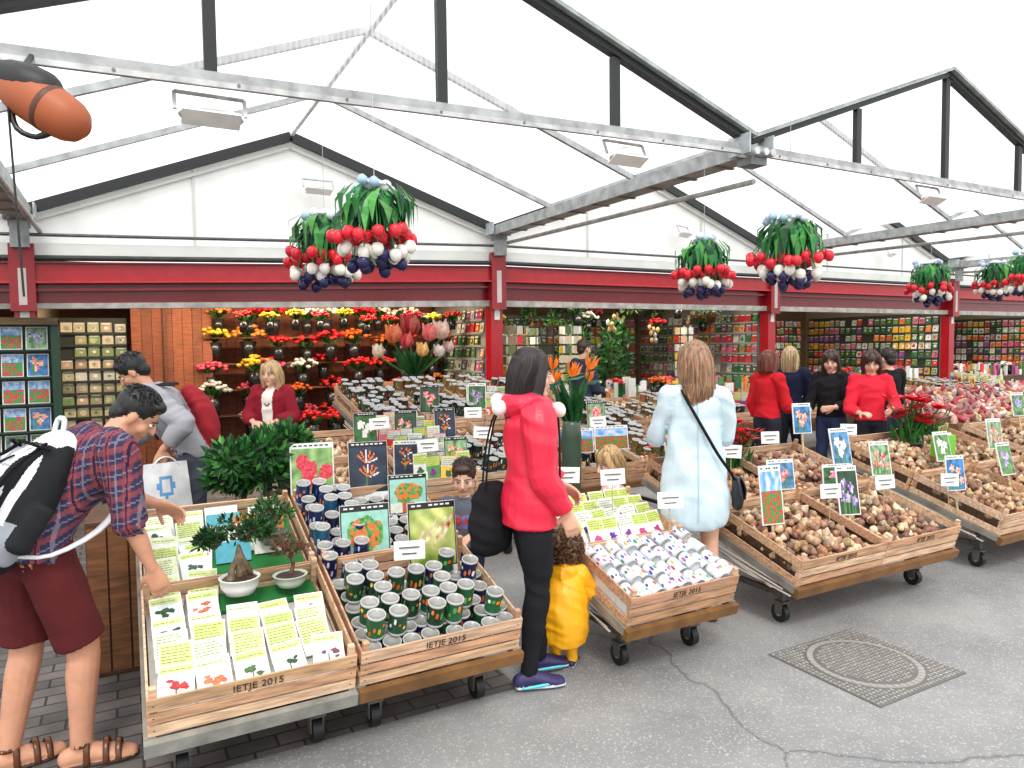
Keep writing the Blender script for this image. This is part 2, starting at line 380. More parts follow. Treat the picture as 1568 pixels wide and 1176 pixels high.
# ------------------------------------------------ foliage / flowers
def leaf(mb,p,d,l,wd,col,up=None):
    d=d.normalized(); s=d.cross(up if up is not None else V((R.uniform(-1,1),R.uniform(-1,1),R.uniform(-.2,1))))
    if s.length<.01:s=d.orthogonal()
    s.normalize();n=s.cross(d)
    a=p;b=p+d*l*.5+s*wd/2+n*l*.06;c=p+d*l;e=p+d*l*.5-s*wd/2+n*l*.06
    mb.add([a,b,c,e],[(0,1,2,3)],col,LEAF)
def bush(mb,c,r,n,ls,cols):
    c=V(c);cl=[]
    for k in range(9):
        a=R.uniform(0,2*pi);q=R.uniform(.2,.75);cl.append((V((math.cos(a)*q*r[0],math.sin(a)*q*r[1],R.uniform(-.5,.7)*r[2])),R.uniform(.35,.55)))
    for k in range(n):
        cc,q=R.choice(cl)
        d=V((R.gauss(0,1),R.gauss(0,1),R.gauss(0,1))).normalized()
        p=cc+V((d.x*r[0],d.y*r[1],d.z*r[2]))*q*R.uniform(.6,1.1)
        leaf(mb,c+p,(d+V((0,0,.4)))+V((R.uniform(-.6,.6),R.uniform(-.6,.6),R.uniform(-.5,.5))),ls*R.uniform(.7,1.2),ls*.42,jit(R.choice(cols),.3))
    for k in range(9):
        mb.cyl(c+V((0,0,-r[2]*1.1)),c+cl[k][0],.012,.005,C(90,65,45),BULB,5)
GREENS=[C(38,92,40),C(60,120,50),C(28,70,34),C(84,140,62)]
def tulip(mb,p,d,s,col):
    d=V(d).normalized();M=V((0,0,1)).rotation_difference(d).to_matrix()
    mb.lathe([(.012*s,0),(.032*s,.014*s),(.036*s,.035*s),(.028*s,.06*s),(.010*s,.075*s)],p,jit(col,.15),GLOSS,8,M)
def hanging(x,y,z,s=1):
    m=MB(); c=V((x,y,z))
    for k in range(150):
        a=R.uniform(0,2*pi); r0=R.uniform(.03,.17)*s;r1=r0+R.uniform(.03,.09)*s;zt=R.uniform(.10,.21)*s;zm=zt-R.uniform(.05,.1)*s;ze=zm-R.uniform(.08,.17)*s
        a2=a+R.uniform(-.35,.35)
        top=c+V((math.cos(a)*r0,math.sin(a)*r0,zt));mid=c+V((math.cos(a2)*r1,math.sin(a2)*r1,zm));end=c+V((math.cos(a2)*r1*1.02,math.sin(a2)*r1*1.02,ze))
        t=V((-math.sin(a),math.cos(a),0))*R.uniform(.016,.03)*s
        m.add([top-t*.3,top+t*.3,mid+t,mid-t,end],[(0,1,2,3),(3,2,4)],jit(R.choice([C(34,120,56),C(60,150,70),C(24,84,44),C(90,170,80)]),.3),LEAF)
    for (n,rr,zz,col) in((17,.23,-.05,C(214,26,44)),(8,.13,-.07,C(214,26,44)),(13,.19,-.14,C(240,236,226)),(7,.1,-.15,C(240,236,226)),(10,.14,-.2,C(34,32,84)),(4,.05,-.22,C(34,32,84))):
        for k in range(n):
            a=2*pi*(k+R.uniform(-.4,.4))/n; q=rr*s*R.uniform(.75,1.12); p=c+V((math.cos(a)*q,math.sin(a)*q,(zz+R.uniform(-.035,.035))*s))
            tulip(m,p,V((math.cos(a)*.3+R.uniform(-.15,.15),math.sin(a)*.3+R.uniform(-.15,.15),-1)),s*1.05,col)
            m.cyl(p,c+V((math.cos(a)*.08*s,math.sin(a)*.08*s,.17*s)),.004,.004,C(50,130,70),PAINT,4,False)
    for k in range(14):
        a=R.uniform(0,6.28);q=R.uniform(.03,.19)*s; p=c+V((math.cos(a)*q,math.sin(a)*q,R.uniform(.15,.2)*s))
        m.lathe([(.012*s,0),(.034*s,.02*s),(.025*s,.05*s),(.008*s,.062*s)],p,jit(R.choice([C(225,232,240),C(170,200,225),C(240,242,246)]),.05),GLOSS,6)
    m.lathe([(.05*s,.19*s),(.1*s,.205*s),(.06*s,.23*s),(.02*s,.25*s)],c,C(225,232,238),GLOSS,14)
    xr=(x+.91)%5.45;dd=min(xr,5.45-xr)
    m.cyl(c+V((0,0,.24*s)),V((x,y,ZG+dd*.39-.05)),.0025,.0025,C(190,192,192),METAL,4)
    obj('hanging_tulip_bunch',m)
hanging(1.30,4.05,2.40,1.0);hanging(1.22,4.92,2.37,1.0)
hanging(4.30,3.62,2.36,1.02);hanging(4.40,4.6,2.36,.98)
hanging(8.6,5.15,2.40,1.0);hanging(9.0,4.25,2.44,1.0);hanging(10.5,5.4,2.52,1.0)
# ------------------------------------------------ pictures on cards
def nz(x,y,s,sd): return noise.noise(V((x*s+sd*7.3,y*s+sd*3.1,sd)))
def pic(kind,sd):
    rr=random.Random(sd)
    if kind=='oranges':
        d=[(rr.uniform(.2,.8),rr.uniform(.4,.85)) for _ in range(26)]
        def f(u,v):
            if v<.3:
                if abs(u-.5)<.16: return C(190,90,60)
                return C(215,222,205)
            if (u-.5)**2/.16+(v-.6)**2/.09>1+nz(u,v,6,sd)*.4: return C(150,205,190)
            for a,b_ in d:
                if (u-a)**2+(v-b_)**2*.6<.0016: return C(240,110,30)
            return mixc(C(40,110,50),C(120,180,90),.5+nz(u,v,14,sd)*.9)
    elif kind=='buds':
        def f(u,v):
            t=nz(u+v*.7,v,3,sd)+.5
            c=mixc(C(110,140,40),C(225,230,140),max(0,min(1,t)))
            for k in range(4):
                q=(u-.25-.17*k)-(v-.5)*.6+.05*math.sin(k*3)
                if abs(q)<.05*math.sin(pi*max(0,min(1,(v-.12-.07*k)/.65))): c=mixc(C(190,120,90),C(245,240,200),.5+nz(u,v,9,sd))
            return c
    elif kind=='strel':
        L_=[(rr.uniform(-.35,.4),rr.uniform(.1,.45)) for _ in range(6)]
        def f(u,v):
            for cx_,cy_ in((.45,.62),(.5,.3)):
                for k,(a,l) in enumerate(L_):
                    dx=u-cx_;dy=v-cy_;ang=math.atan2(dy,dx);r_=math.hypot(dx,dy)
                    t=.35+k*.42
                    if r_<.32 and abs(ang-t)<.13*(1-r_*1.5): return C(240,120,30) if k%3 else C(235,225,235)
            if abs(u-.42-v*.1)<.025 and v<.6:return C(70,120,60)
            return mixc(C(18,26,48),C(40,62,80),.5+nz(u,v,3,sd))
    elif kind=='rasp':
        d=[(rr.uniform(.25,.85),rr.uniform(.15,.8)) for _ in range(6)]
        def f(u,v):
            for a,b_ in d:
                if (u-a)**2+(v-b_)**2*.8<.026: return mixc(C(190,20,40),C(245,90,110),max(0,min(1,.4+nz(u,v,20,sd))))
            return mixc(C(50,110,50),C(160,200,120),.5+nz(u,v,5,sd)*.9)
    elif kind=='field':
        def f(u,v):
            if v>.62: return mixc(C(90,160,225),C(235,240,245),max(0,min(1,.3+nz(u,v,5,sd))))
            return C(215,40,50) if nz(u,v,13,sd)>.08 else C(60,140,60)
    else:
        pal={'tulip':[C(225,40,60),C(235,60,140),C(250,190,40),C(240,240,235),C(120,50,150),C(240,120,40)],'amaryl':[C(215,25,35)],'iris':[C(90,60,170),C(130,70,180)],'sky':[C(235,120,60)]}[kind]
        pc=rr.choice(pal);bgc=rr.choice([C(60,120,60),C(40,80,50),C(110,160,90),C(150,190,140),C(90,150,200)]) if kind!='sky' else C(60,140,210)
        n=rr.choice([1,3,3,5]);cs=[(.5,.62)] if n==1 else [(.3,.7),(.65,.6),(.45,.38),(.2,.4),(.8,.3)][:n];sz=.075 if n==1 else (.026 if n==3 else .018)
        def f(u,v):
            for a,b_ in cs:
                dx=u-a;dy=(v-b_)*1.1;an=math.atan2(dy,dx)
                if dx*dx+dy*dy<sz*(1+.45*math.sin(5*an+sd)): return mixc(pc,C(255,255,250),max(0,min(.6,.25+nz(u,v,9,sd)*.8)))
                if abs(u-a)<.03 and v<b_: return C(70,130,50)
            return mixc(bgc,C(20,50,25),max(0,min(1,.35+nz(u,v,5,sd)*.9)))
    return f
def picture(mb,x0,z0,w_,h_,y,f,nu,nv):
    vs=[(x0+w_*i/nu,y,z0+h_*j/nv) for j in range(nv+1) for i in range(nu+1)]
    fs=[];cl=[]
    for j in range(nv):
        for i in range(nu):
            a=j*(nu+1)+i;fs.append((a,a+1,a+nu+2,a+nu+1));cl.append(f((i+.5)/nu,(j+.5)/nv))
    mb.add(vs,fs,cl,PRINT)
SD=[0]
def card(x,y,z,w_,h_,kind,yaw=0,lean=10,foot=0.0,border=None,res=18,name='picture_sign',mb=None,stake=.3,head=True):
    own=mb is None
    if own: mb=MB()
    old=mb.T
    mb.T=old@TR((x,y,z))@RZ(yaw)@RX(-lean)
    SD[0]+=1
    mb.box((0,.004,(h_+foot)/2),(w_,.006,h_+foot),C(240,240,238),PRINT)
    bw=.008
    if border: mb.quad((-w_/2+.002,-.0005,foot+.002),(w_/2-.002,-.0005,foot+.002),(w_/2-.002,-.0005,foot+h_-.002),(-w_/2+.002,-.0005,foot+h_-.002),border,PRINT)
    picture(mb,-w_/2+bw,foot+bw,w_-2*bw,h_-2*bw-(h_*.08 if head else 0),-.003,pic(kind,SD[0]),res,int(res*h_/w_))
    if head:
        for k in range(7): 
            if R.random()<.8: mb.box((-w_*.38+k*w_*.12,-.003,foot+h_*.95),(w_*.08,.001,h_*.025),C(230,230,230) if border else C(40,40,40),PRINT)
    if stake: mb.box((0,.014,-stake/2+.05),(.015,.01,stake+.1),C(200,180,140),WOOD)
    mb.T=old
    if own: obj(name,mb)
# ------------------------------------------------ crates & carts
WC=[C(222,182,148),C(212,168,130),C(230,192,158),C(204,158,122)]
def crate(mb,ox,oy,w_,l,h=.16):
    g=.004;x0=ox+g;x1=ox+w_-g;y0=oy+g;y1=oy+l-g
    sl=h/3
    for k in range(3):
        z0=k*sl+.001;z1=(k+1)*sl-(.011 if k<2 else .001)
        mb.bb((x0,y0,z0),(x1,y0+.009,z1),jit(R.choice(WC),.1),WOOD)
        mb.bb((x0,y1-.009,z0),(x1,y1,z1),jit(R.choice(WC),.1),WOOD)
        if k!=1:
            mb.bb((x0,y0+.0095,z0),(x0+.008,y1-.0095,z1),jit(R.choice(WC),.1),WOOD)
            mb.bb((x1-.008,y0+.0095,z0),(x1,y1-.0095,z1),jit(R.choice(WC),.1),WOOD)
    for a in(x0+.0085,x1-.0325):
        for c_ in (y0+.0095,y1-.0335): mb.bb((a,c_,0),(a+.024,c_+.024,h+.035),jit(R.choice(WC),.1),WOOD)
        for k in range(3): mb.cyl((a+.012,y0-.0012,(k+.45)*sl),(a+.012,y0+.001,(k+.45)*sl),.003,.003,C(90,80,70),METAL,6)
    mb.bb((x0+.009,y0+.01,.001),(x1-.009,y1-.01,.009),C(150,112,80),WOOD)
def text(body,T,size,parent,col=C(60,40,30)):
    cu=bpy.data.curves.new('lettering','FONT');cu.body=body;cu.size=size;cu.extrude=.0006;cu.align_x='CENTER';cu.align_y='CENTER'
    o=bpy.data.objects.new('lettering',cu);bpy.context.collection.objects.link(o);o.matrix_world=T
    m,nt,N,L=newmat('ink');ou=N.new('ShaderNodeOutputMaterial');b_=N.new('ShaderNodeBsdfPrincipled');b_.inputs['Base Color'].default_value=(*col,1);L.new(b_.outputs[0],ou.inputs[0]);cu.materials.append(m)
    o.parent=parent
def cart(x0,x1,y0,ncr,fill,zr=.45,tilt=17,Ln=1.4,rows=2,fcol=C(130,92,52),label=True,name='flower_bulb_cart',h=.16):
    W=x1-x0;T=TR((x0,y0,zr-h))@RX(tilt);E=empty(name);mb=MB(T)
    for j in range(rows):
        for i in range(ncr): crate(mb,i*W/ncr,j*Ln/rows,W/ncr,Ln/rows,h)
    mb.bb((-.01,-.03,-.06),(W+.01,-.0,-.005),jit(fcol),METAL)
    mb.bb((-.01,.001,-.045),(.03,Ln,-.002),C(150,145,135),METAL);mb.bb((W-.03,.001,-.045),(W+.01,Ln,-.002),C(150,145,135),METAL)
    mb.bb((.031,Ln-.04,-.05),(W-.031,Ln,-.002),C(150,145,135),METAL)
    for k in range(1,4): mb.bb((.031,Ln*k/4-.02,-.04),(W-.031,Ln*k/4+.02,-.002),C(120,100,80),WOOD)
    mb.T=Matrix.Identity(4)
    for xx in(x0+.12,x1-.12):
        for yy in (y0+.2,y0+Ln*.93-.15):
            zt=zr-h-.05+(yy-y0)*math.tan(rad(tilt))
            mb.bb((xx-.018,yy-.018,.13),(xx+.018,yy+.018,zt),C(85,80,75),METAL)
            mb.bb((xx-.035,yy-.035,.12),(xx+.035,yy+.035,.13),C(90,88,85),METAL)
            for s_ in(-.026,.026): mb.bb((xx+s_-.003,yy-.02,.05),(xx+s_+.003,yy+.03,.12),C(90,88,85),METAL)
            mb.cyl((xx-.02,yy+.01,.055),(xx+.02,yy+.01,.055),.055,.055,C(22,22,22),PAINT,16)
            mb.cyl((xx-.022,yy+.01,.055),(xx+.022,yy+.01,.055),.02,.02,C(150,150,150),METAL,10)
    zb=.17
    for xx in(x0+.12,x1-.12): mb.bar((xx,y0+.2,zb),(xx,y0+Ln*.93-.15,zb),.03,.03,C(90,85,80),METAL)
    for xx,sg in ((x0-.006,-1),(x1+.006,1)):
        for k in range(4): 
            a=R.uniform(.02,.2);mb.bar((xx,y0+a,zr-h-.06+k*.012),(xx,y0+min(Ln-.1,.75+R.uniform(-.1,.2)),zr-h+.1+k*.02-R.uniform(0,.06)),.006,.008,C(225,215,200),CLOTH)
    obj('cart_frame',mb,E)
    g=MB(T);fill(g,W,Ln,h);obj('goods',g,E)
    if label:
        for i in range(ncr):
            text('IETJE 2015',T@TR(((i+.5)*W/ncr,.0015,h*.8))@RX(90),.042,E)
    return T
def packet(mb,x,y,z,w_,h_,lean,kind=0,yaw=0):
    old=mb.T;mb.T=old@TR((x,y,z))@RZ(yaw)@RX(-lean)
    paper=jit(R.choice([C(242,244,240),C(240,243,236),C(244,244,242)]),.02)
    if kind==3: paper=jit(R.choice([C(236,236,226),C(220,60,60),C(250,200,80),C(90,150,90),C(240,240,236),C(225,120,150),C(80,110,180)]),.1)
    mb.box((0,.003,h_/2),(w_,.005,h_),paper,PRINT)
    if kind in(0,1):
        band=R.choice([C(206,222,140),C(220,230,156),C(228,236,180),C(200,218,126),C(232,240,200)])
        b0=.30 if kind==0 else .80
    else: band=R.choice([C(200,214,110),C(225,225,215)]);b0=.62
    mb.quad((-w_*.46,-.001,h_*b0),(w_*.46,-.001,h_*b0),(w_*.46,-.001,h_*.96),(-w_*.46,-.001,h_*.96),jit(band,.05),PRINT)
    zz=h_*(b0+.05)
    while zz<h_*.92:
        q=R.uniform(.35,.9);a0=-w_*.42
        while a0<w_*.42*q:
            l_=R.uniform(.008,.022);a1=min(a0+l_,w_*.42)
            mb.quad((a0,-.002,zz),(a1,-.002,zz),(a1,-.002,zz+h_*.022),(a0,-.002,zz+h_*.022),jit(C(126,146,78),.2),PRINT);a0=a1+.004
        zz+=h_*.075
    if kind==0: mb.T=old;return
    tc={1:[C(40,84,46),C(36,72,42),C(60,100,52),C(46,90,50),C(205,44,50),C(225,110,70),C(110,56,80)],2:[C(120,50,150),C(90,50,160),C(200,60,140)],3:[C(220,50,50),C(250,190,50),C(60,110,60),C(240,240,230),C(140,60,150)]}[kind]
    tc=R.choice(tc)
    if kind==1:
        mb.quad((-w_*.44,-.0014,h_*.05),(w_*.44,-.0014,h_*.05),(w_*.44,-.0014,h_*.78),(-w_*.44,-.0014,h_*.78),jit(R.choice([C(234,240,242),C(242,243,238),C(224,236,240)]),.02),PRINT)
        # tree: leaf clusters and trunk
        nb=R.randint(5,9);cxs=[(R.uniform(-.26,.26)*w_,h_*R.uniform(.38,.64)) for _ in range(nb)]
        mb.quad((-w_*.03,-.0018,h_*.14),(w_*.03,-.0018,h_*.14),(w_*.015,-.0018,h_*.5),(-w_*.015,-.0018,h_*.5),C(90,70,50),PRINT)
        for q,(a0,z0) in enumerate(cxs):
            pts=[];r0=R.uniform(.09,.16)
            for k in range(9):
                a=2*pi*k/9;r_=R.uniform(.5,1.2)*r0;pts.append((a0+math.cos(a)*w_*r_,-.002-q*.0003,z0+math.sin(a)*w_*r_*.65))
            mb.add([(a0,-.002-q*.0003,z0)]+pts,[(0,1+k,1+(k+1)%9) for k in range(9)],[jit(tc,.4) for _ in range(9)],PRINT)
        mb.box((0,-.003,h_*.12),(w_*.3,.001,h_*.05),jit(R.choice([C(70,60,50),C(120,70,50),C(50,56,80)]),.2),PRINT)
    else:
        pts=[]
        for k in range(12):
            a=2*pi*k/12; r_=R.uniform(.45,1.1);pts.append((math.cos(a)*w_*.3*r_,-.002,h_*.36+math.sin(a)*h_*.2*r_*.8))
        mb.add([(0,-.002,h_*.36)]+pts,[(0,1+k,1+(k+1)%12) for k in range(12)],[jit(tc,.35) for _ in range(12)],PRINT)
    mb.T=old
def can(mb,x,y,z,r,h,lab,lying=False,spots=None,n=14):
    rim=C(190,190,190)
    M=None
    if lying: M=Matrix.Rotation(pi/2+R.uniform(-.08,.08),3,'X')@Matrix.Rotation(R.uniform(0,6),3,'Z')
    prof=[(r*.97,0),(r,.004),(r,.01),(r*.985,.012),(r*.985,h-.012),(r,h-.01),(r,h-.003),(r*.93,h-.002),(r*.9,h-.008)]
    c=V((x,y,z));vs=[]
    for a,zz in prof:
        for k in range(n):
            q=2*pi*k/n;p=V((a*math.cos(q),a*math.sin(q),zz))
            if M is not None:p=M@p
            vs.append(c+p)
    fs=[];cl=[]
    ph=R.randrange(n)
    for j in range(len(prof)-1):
        for k in range(n):
            fs.append((j*n+k,j*n+(k+1)%n,(j+1)*n+(k+1)%n,(j+1)*n+k))
            cl.append(lab if j==3 else rim)
    fs.append(tuple(range(n-1,-1,-1)));cl.append(rim)
    fs.append(tuple(range((len(prof)-1)*n,len(prof)*n)));cl.append(C(150,150,145) if not lying else lab)
    mb.add(vs,fs,cl,GLOSS,True)
    for q in range(12):
        a=2*pi*(q/12)+ph;col=jit(R.choice(spots),.25)
        zz=R.uniform(.28,.72)*h;da=R.uniform(.12,.24);hh=h*R.uniform(.06,.18)
        P=[]
        for aa,z2 in((a-da,zz-hh*.6),(a+da*.3,zz-hh),(a+da,zz),(a+da*.6,zz+hh),(a-da*.7,zz+hh*.8)):
            p=V((r*1.01*math.cos(aa),r*1.01*math.sin(aa),z2))
            if M is not None:p=M@p
            P.append(c+p)
        mb.add(P,[(0,1,2,3,4)],col,PRINT)
def bulb(mb,x,y,z,r,col):
    q=Matrix.Rotation(R.uniform(0,6.28),3,'Z')@Matrix.Rotation(R.uniform(0,2.2),3,'X')
    mb.lathe([(r*.35,-r*.8),(r*.95,-r*.35),(r,.1*r),(r*.6,r*.7),(r*.12,r*1.35)],(x,y,z),jit(col,.3),BULB,7,q)
def heap(mb,x0,x1,y0,y1,z,h,n,r,cols):
    for k in range(n):
        x=R.uniform(x0,x1);y=R.uniform(y0,y1)
        ex=min(x-x0,x1-x)/(x1-x0)*2;ey=min(y-y0,y1-y)/(y1-y0)*2
        zz=z+h*(.55+.45*min(1,ex*2)*min(1,ey*2))*R.uniform(.55,1)
        bulb(mb,x,y,zz,r*R.uniform(.75,1.2),R.choice(cols))
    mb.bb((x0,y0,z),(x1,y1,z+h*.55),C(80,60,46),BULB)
BULBC=[C(192,152,116),C(170,124,90),C(210,176,140),C(140,98,72),C(160,116,96),C(222,196,162)]
def fillA(g,W,Ln,h):
    nc=5;y=.02;r_=0
    while y<Ln-.16:
        front=y<.44
        pk=(r_%3==0)
        for c_ in range(nc if front else 2):
            x=.035+(c_+.5)*(W-.07)/nc
            kd=1 if (pk or (not front and R.random()<.4)) else 0
            packet(g,x+R.uniform(-.006,.006),y+R.uniform(-.008,.008),(.085 if r_==0 else .07),.124,.17,66+R.uniform(-4,4),kd,R.uniform(-6,6))
        y+=.145 if pk else .085
        r_+=1
    g.bb((.30,.56,.06),(W-.03,Ln-.03,.075),C(46,120,60),CLOTH)
    g.bb((.02,.02,.012),(W-.02,Ln-.02,.05),C(200,200,190),PRINT)
    for k in range(10):
        g.box((.36+R.random()*.3,.95+.04*k,.12),(.16,.02,.1),R.choice([C(230,200,60),C(240,240,230),C(220,130,50),C(90,180,200)]),PRINT,Matrix.Rotation(rad(-35),3,'X'))
TA=cart(.01,.765,2.76,1,fillA,fcol=C(150,148,140),name='seed_packet_cart')
def fillB(g,W,Ln,h):
    cols=[C(30,80,54),C(24,52,50),C(32,36,80),C(40,96,60),C(26,60,40)];sp=[C(230,110,40),C(240,200,60),C(240,240,235),C(90,160,80),C(225,120,60),C(120,180,120),C(70,140,70)]
    for r_ in range(6):
        for c_ in range(8):
            if R.random()<.08: continue
            can(g,.06+c_*.09+R.uniform(-.014,.014),.06+r_*.092+R.uniform(-.014,.014),.012,.04,.125,R.choice(cols),False,sp,18)
    for r_ in range(5):
        for c_ in range(7):
            if R.random()<.5: can(g,.09+c_*.092+R.uniform(-.01,.01),.12+r_*.09,.14,.04,.11,R.choice(cols),False,sp,18)
    for r_ in range(8):
        for c_ in range(3):
            can(g,.05+c_*.088+R.uniform(-.012,.012),.68+r_*.085,.02+r_*.006+R.choice([0,.05,.1]),.038,.13,R.choice([C(24,40,90),C(28,32,70),C(30,56,110),C(30,90,120)]),False,[C(235,130,50),C(200,200,220),C(60,90,160)])
    for r_ in range(7):
        for c_ in range(4):
            can(g,.37+c_*.09,.74+r_*.09,.02,.038,.12,R.choice([C(30,40,40),C(50,60,50),C(30,50,80)]),False,sp)
TB=cart(.775,1.52,2.76,1,fillB,name='tinned_bulb_cart')
def fillC(g,W,Ln,h):
    sp=[C(210,50,60),C(70,100,190),C(90,150,90),C(200,90,150),C(90,60,150),C(230,170,60),C(190,215,225)]
    for r_ in range(4):
        for c_ in range(9):
            can(g,.05+c_*.082+R.uniform(-.006,.006),.13+r_*.125+R.uniform(-.012,.012),.13+R.uniform(-.012,.014),.037,.11,C(226,233,238),True,sp)
    g.bb((.02,.02,.01),(W-.02,.5,.09),C(220,225,228),PRINT)
    for r_ in range(4):
        for c_ in range(6): packet(g,.06+(c_+.5)*.11,.56+r_*.1,.06,.105,.18,48+R.uniform(-5,5),2,R.uniform(-5,5))
cart(2.08,2.8,2.7,1,fillC,name='bulb_tin_cart',Ln=1.0)
def fillD(g,W,Ln,h):
    n=2
    for i in range(n):
        for j in range(2):
            a=i*W/n;heap(g,a+.03,a+W/n-.03,j*Ln/2+.03,j*Ln/2+Ln/2-.03,.01,.15,330,.027,[jit(c,.15) for c in R.sample(BULBC,4)])
cart(3.26,4.8,2.68,2,fillD)
cart(5.34,6.9,2.68,2,fillD)
cart(7.2,8.75,2.68,2,fillD)
cart(8.9,10.4,2.68,2,fillD)
def fillR(g,W,Ln,h):
    n=max(1,round(W/.55))
    for i in range(n):
        for j in range(2):
            a=i*W/n;y0_=j*Ln/2;q=R.random()
            if q<.22: heap(g,a+.03,a+W/n-.03,y0_+.03,y0_+Ln/2-.03,.01,.13,90,.032,BULBC)
            elif q<.80:
                base=R.choice([C(40,40,38),C(110,90,56),C(34,52,52),C(60,66,60),C(150,120,70)])
                for r_ in range(6):
                    for c_ in range(5): can(g,a+.07+c_*.09+R.uniform(-.01,.01),y0_+.07+r_*.09,.02+R.choice([0,.1,.12]),.038,.13,jit(base,.3),False,[C(200,110,50),C(200,180,140),C(190,60,60),C(220,220,210),C(80,120,70)],10)
            else:
                for r_ in range(5):
                    for c_ in range(4): packet(g,a+.08+c_*.115+R.uniform(-.015,.015),y0_+.06+r_*.11,.08+R.uniform(0,.05),.11,.2,12+R.uniform(-8,8),3,R.uniform(-12,12))
def rowtable(x0,x1,y0,zr,tilt,Ln):
    cart(x0,x1,y0,max(1,round((x1-x0)/.55)),fillR,zr=zr,tilt=tilt,Ln=Ln,label=False,name='bulb_display_table')
rowtable(1.25,2.75,4.75,.72,13,1.2);rowtable(3.2,4.5,4.75,.68,12,1.2)
rowtable(1.9,4.2,6.2,1.0,12,1.3);rowtable(5.0,8.0,6.8,.75,8,1.3);rowtable(8.4,11.5,6.8,.75,8,1.3);rowtable(11.8,15,6.8,.75,8,1.3)
card(1.02,3.42,.385,.25,.33,'oranges',-8,8,.16,C(20,20,20),34)
card(1.335,3.30,.385,.25,.33,'buds',-8,8,.16,C(20,20,20),34)
card(.93,4.18,.71,.25,.30,'rasp',-10,8,.1,None,26)
card(1.23,4.05,.76,.23,.30,'strel',-10,8,.05,C(10,10,14),28)
card(1.36,3.74,.70,.22,.22,'oranges',-10,8,.03,C(10,10,14),24)
kinds=['tulip','tulip','amaryl','iris','sky','strel','field','tulip']
for (x,y,z,w_,h_,k) in [(3.42,2.98,.56,.155,.36,'field'),(4.1,2.95,.54,.15,.32,'iris'),(4.66,3.78,.95,.16,.24,'sky'),(4.5,3.3,.78,.17,.27,'tulip'),(4.95,3.3,.66,.16,.26,'amaryl'),
    (5.35,2.98,.56,.16,.26,'sky'),(5.75,3.3,.7,.16,.24,'tulip'),(6.1,3.0,.6,.16,.26,'iris'),(3.75,3.2,.7,.2,.2,'amaryl'),(4.3,3.2,.66,.22,.16,'tulip'),(6.5,3.3,.74,.16,.26,'amaryl'),(3.35,3.75,.9,.2,.2,'amaryl'),(6.2,3.8,.9,.15,.22,'tulip'),(7.3,3.4,.8,.16,.24,'tulip'),(7.9,3.8,.9,.16,.24,'iris')]:
    card(x,y,z,w_,h_,k,-14+R.uniform(-8,8),10+R.uniform(-4,6),.0,None,16)
card(3.15,4.72,.80,.3,.2,'field',-14,10,0,None,24);card(3.5,4.72,.80,.3,.2,'field',-14,10,0,None,24)
for (x,y,zz,k) in [(1.75,4.85,.83,'strel'),(2.15,4.85,.83,'tulip'),(1.62,5.4,1.0,'tulip'),(1.95,5.4,1.0,'amaryl'),(2.3,5.4,1.0,'strel'),(2.5,6.25,1.15,'tulip'),(3.0,6.25,1.15,'tulip'),(3.6,6.25,1.15,'iris'),
    (3.9,5.5,.98,'tulip'),(6.2,6.9,.9,'tulip'),(9,6.9,.9,'tulip'),(10.5,6.9,.9,'sky')]:
    card(x,y,zz-.1,.18,.26,k,-14+R.uniform(-14,14),8,0,R.choice([None,C(15,15,15)]),14)
m=MB()
for (x,y,z) in [(1.17,3.22,.68),(2.62,3.0,.80),(3.9,2.95,.72),(4.45,2.95,.72),(5.2,2.95,.66),(5.9,3.4,.86),(2.2,3.4,.92),(1.9,4.8,.95),(2.4,4.9,1.0),(6.6,3.0,.66),(3.6,3.5,.93),(4.2,3.7,.96),(5.1,3.7,.96),(2.45,3.3,.9),(1.7,5.3,1.08),(2.6,5.5,1.1),(3.7,5.2,.98)]:
    m.box((x,y,z),(.15,.004,.09),C(242,242,240),PRINT,Matrix.Rotation(rad(-16),3,'Z')@Matrix.Rotation(rad(R.uniform(-12,-2)),3,'X')@Matrix.Rotation(rad(R.uniform(-6,6)),3,'Y'))
    for k in range(2): m.box((x-.003,y-.006,z+.015-k*.03),(.1-k*.03,.003,.006),C(90,90,90),PRINT,Matrix.Rotation(rad(-16),3,'Z'))
    m.cyl((x,y+.006,z-.2),(x,y+.006,z),.003,.003,C(200,180,140),WOOD,5)
obj('price_tags',m)
def pot(m,x,y,z,r,h,col,glossy=GLOSS): m.lathe([(r*.7,0),(r*.95,h*.5),(r,h),(r*1.04,h),(r*1.04,h*1.05),(r*.93,h*1.04),(r*.9,h*.9)],(x,y,z),col,glossy,18)
m=MB();pot(m,.40,3.28,.59,.085,.07,C(240,240,236))
m.ell((.40,3.28,.655),(.075,.075,.012),C(70,50,36),BULB)
for dx in(-.03,.0,.035,.015): m.loft([((.40+dx*1.3,3.28+dx,.66),.018,.018),((.40+dx,3.28,.70),.014,.016),((.40+dx*.3,3.27,.75),.012,.012),((.40,3.28,.8),.008,.008)],C(120,100,75),BULB,n=8)
for (dx,dy,dz,rr_) in((-.1,0,-.01,.075),(.03,-.03,.02,.09),(.1,.04,-.015,.07)): bush(m,(.40+dx,3.28+dy,.86+dz),(rr_,rr_,rr_*.55),330,.034,[C(30,72,36),C(50,108,50),C(24,56,28)])
obj('bonsai_tree',m)
m=MB();pot(m,.62,3.30,.58,.075,.05,C(205,215,200));m.ell((.62,3.30,.625),(.066,.066,.01),C(70,50,36),BULB)
m.loft([((.62,3.30,.625),.012,.012),((.635,3.30,.68),.009,.009),((.61,3.30,.74),.007,.007)],C(110,80,60),BULB,n=8)
bush(m,(.62,3.30,.77),(.10,.09,.05),300,.026,[C(120,70,60),C(140,100,80),C(90,80,50)])
obj('bonsai_tree',m)
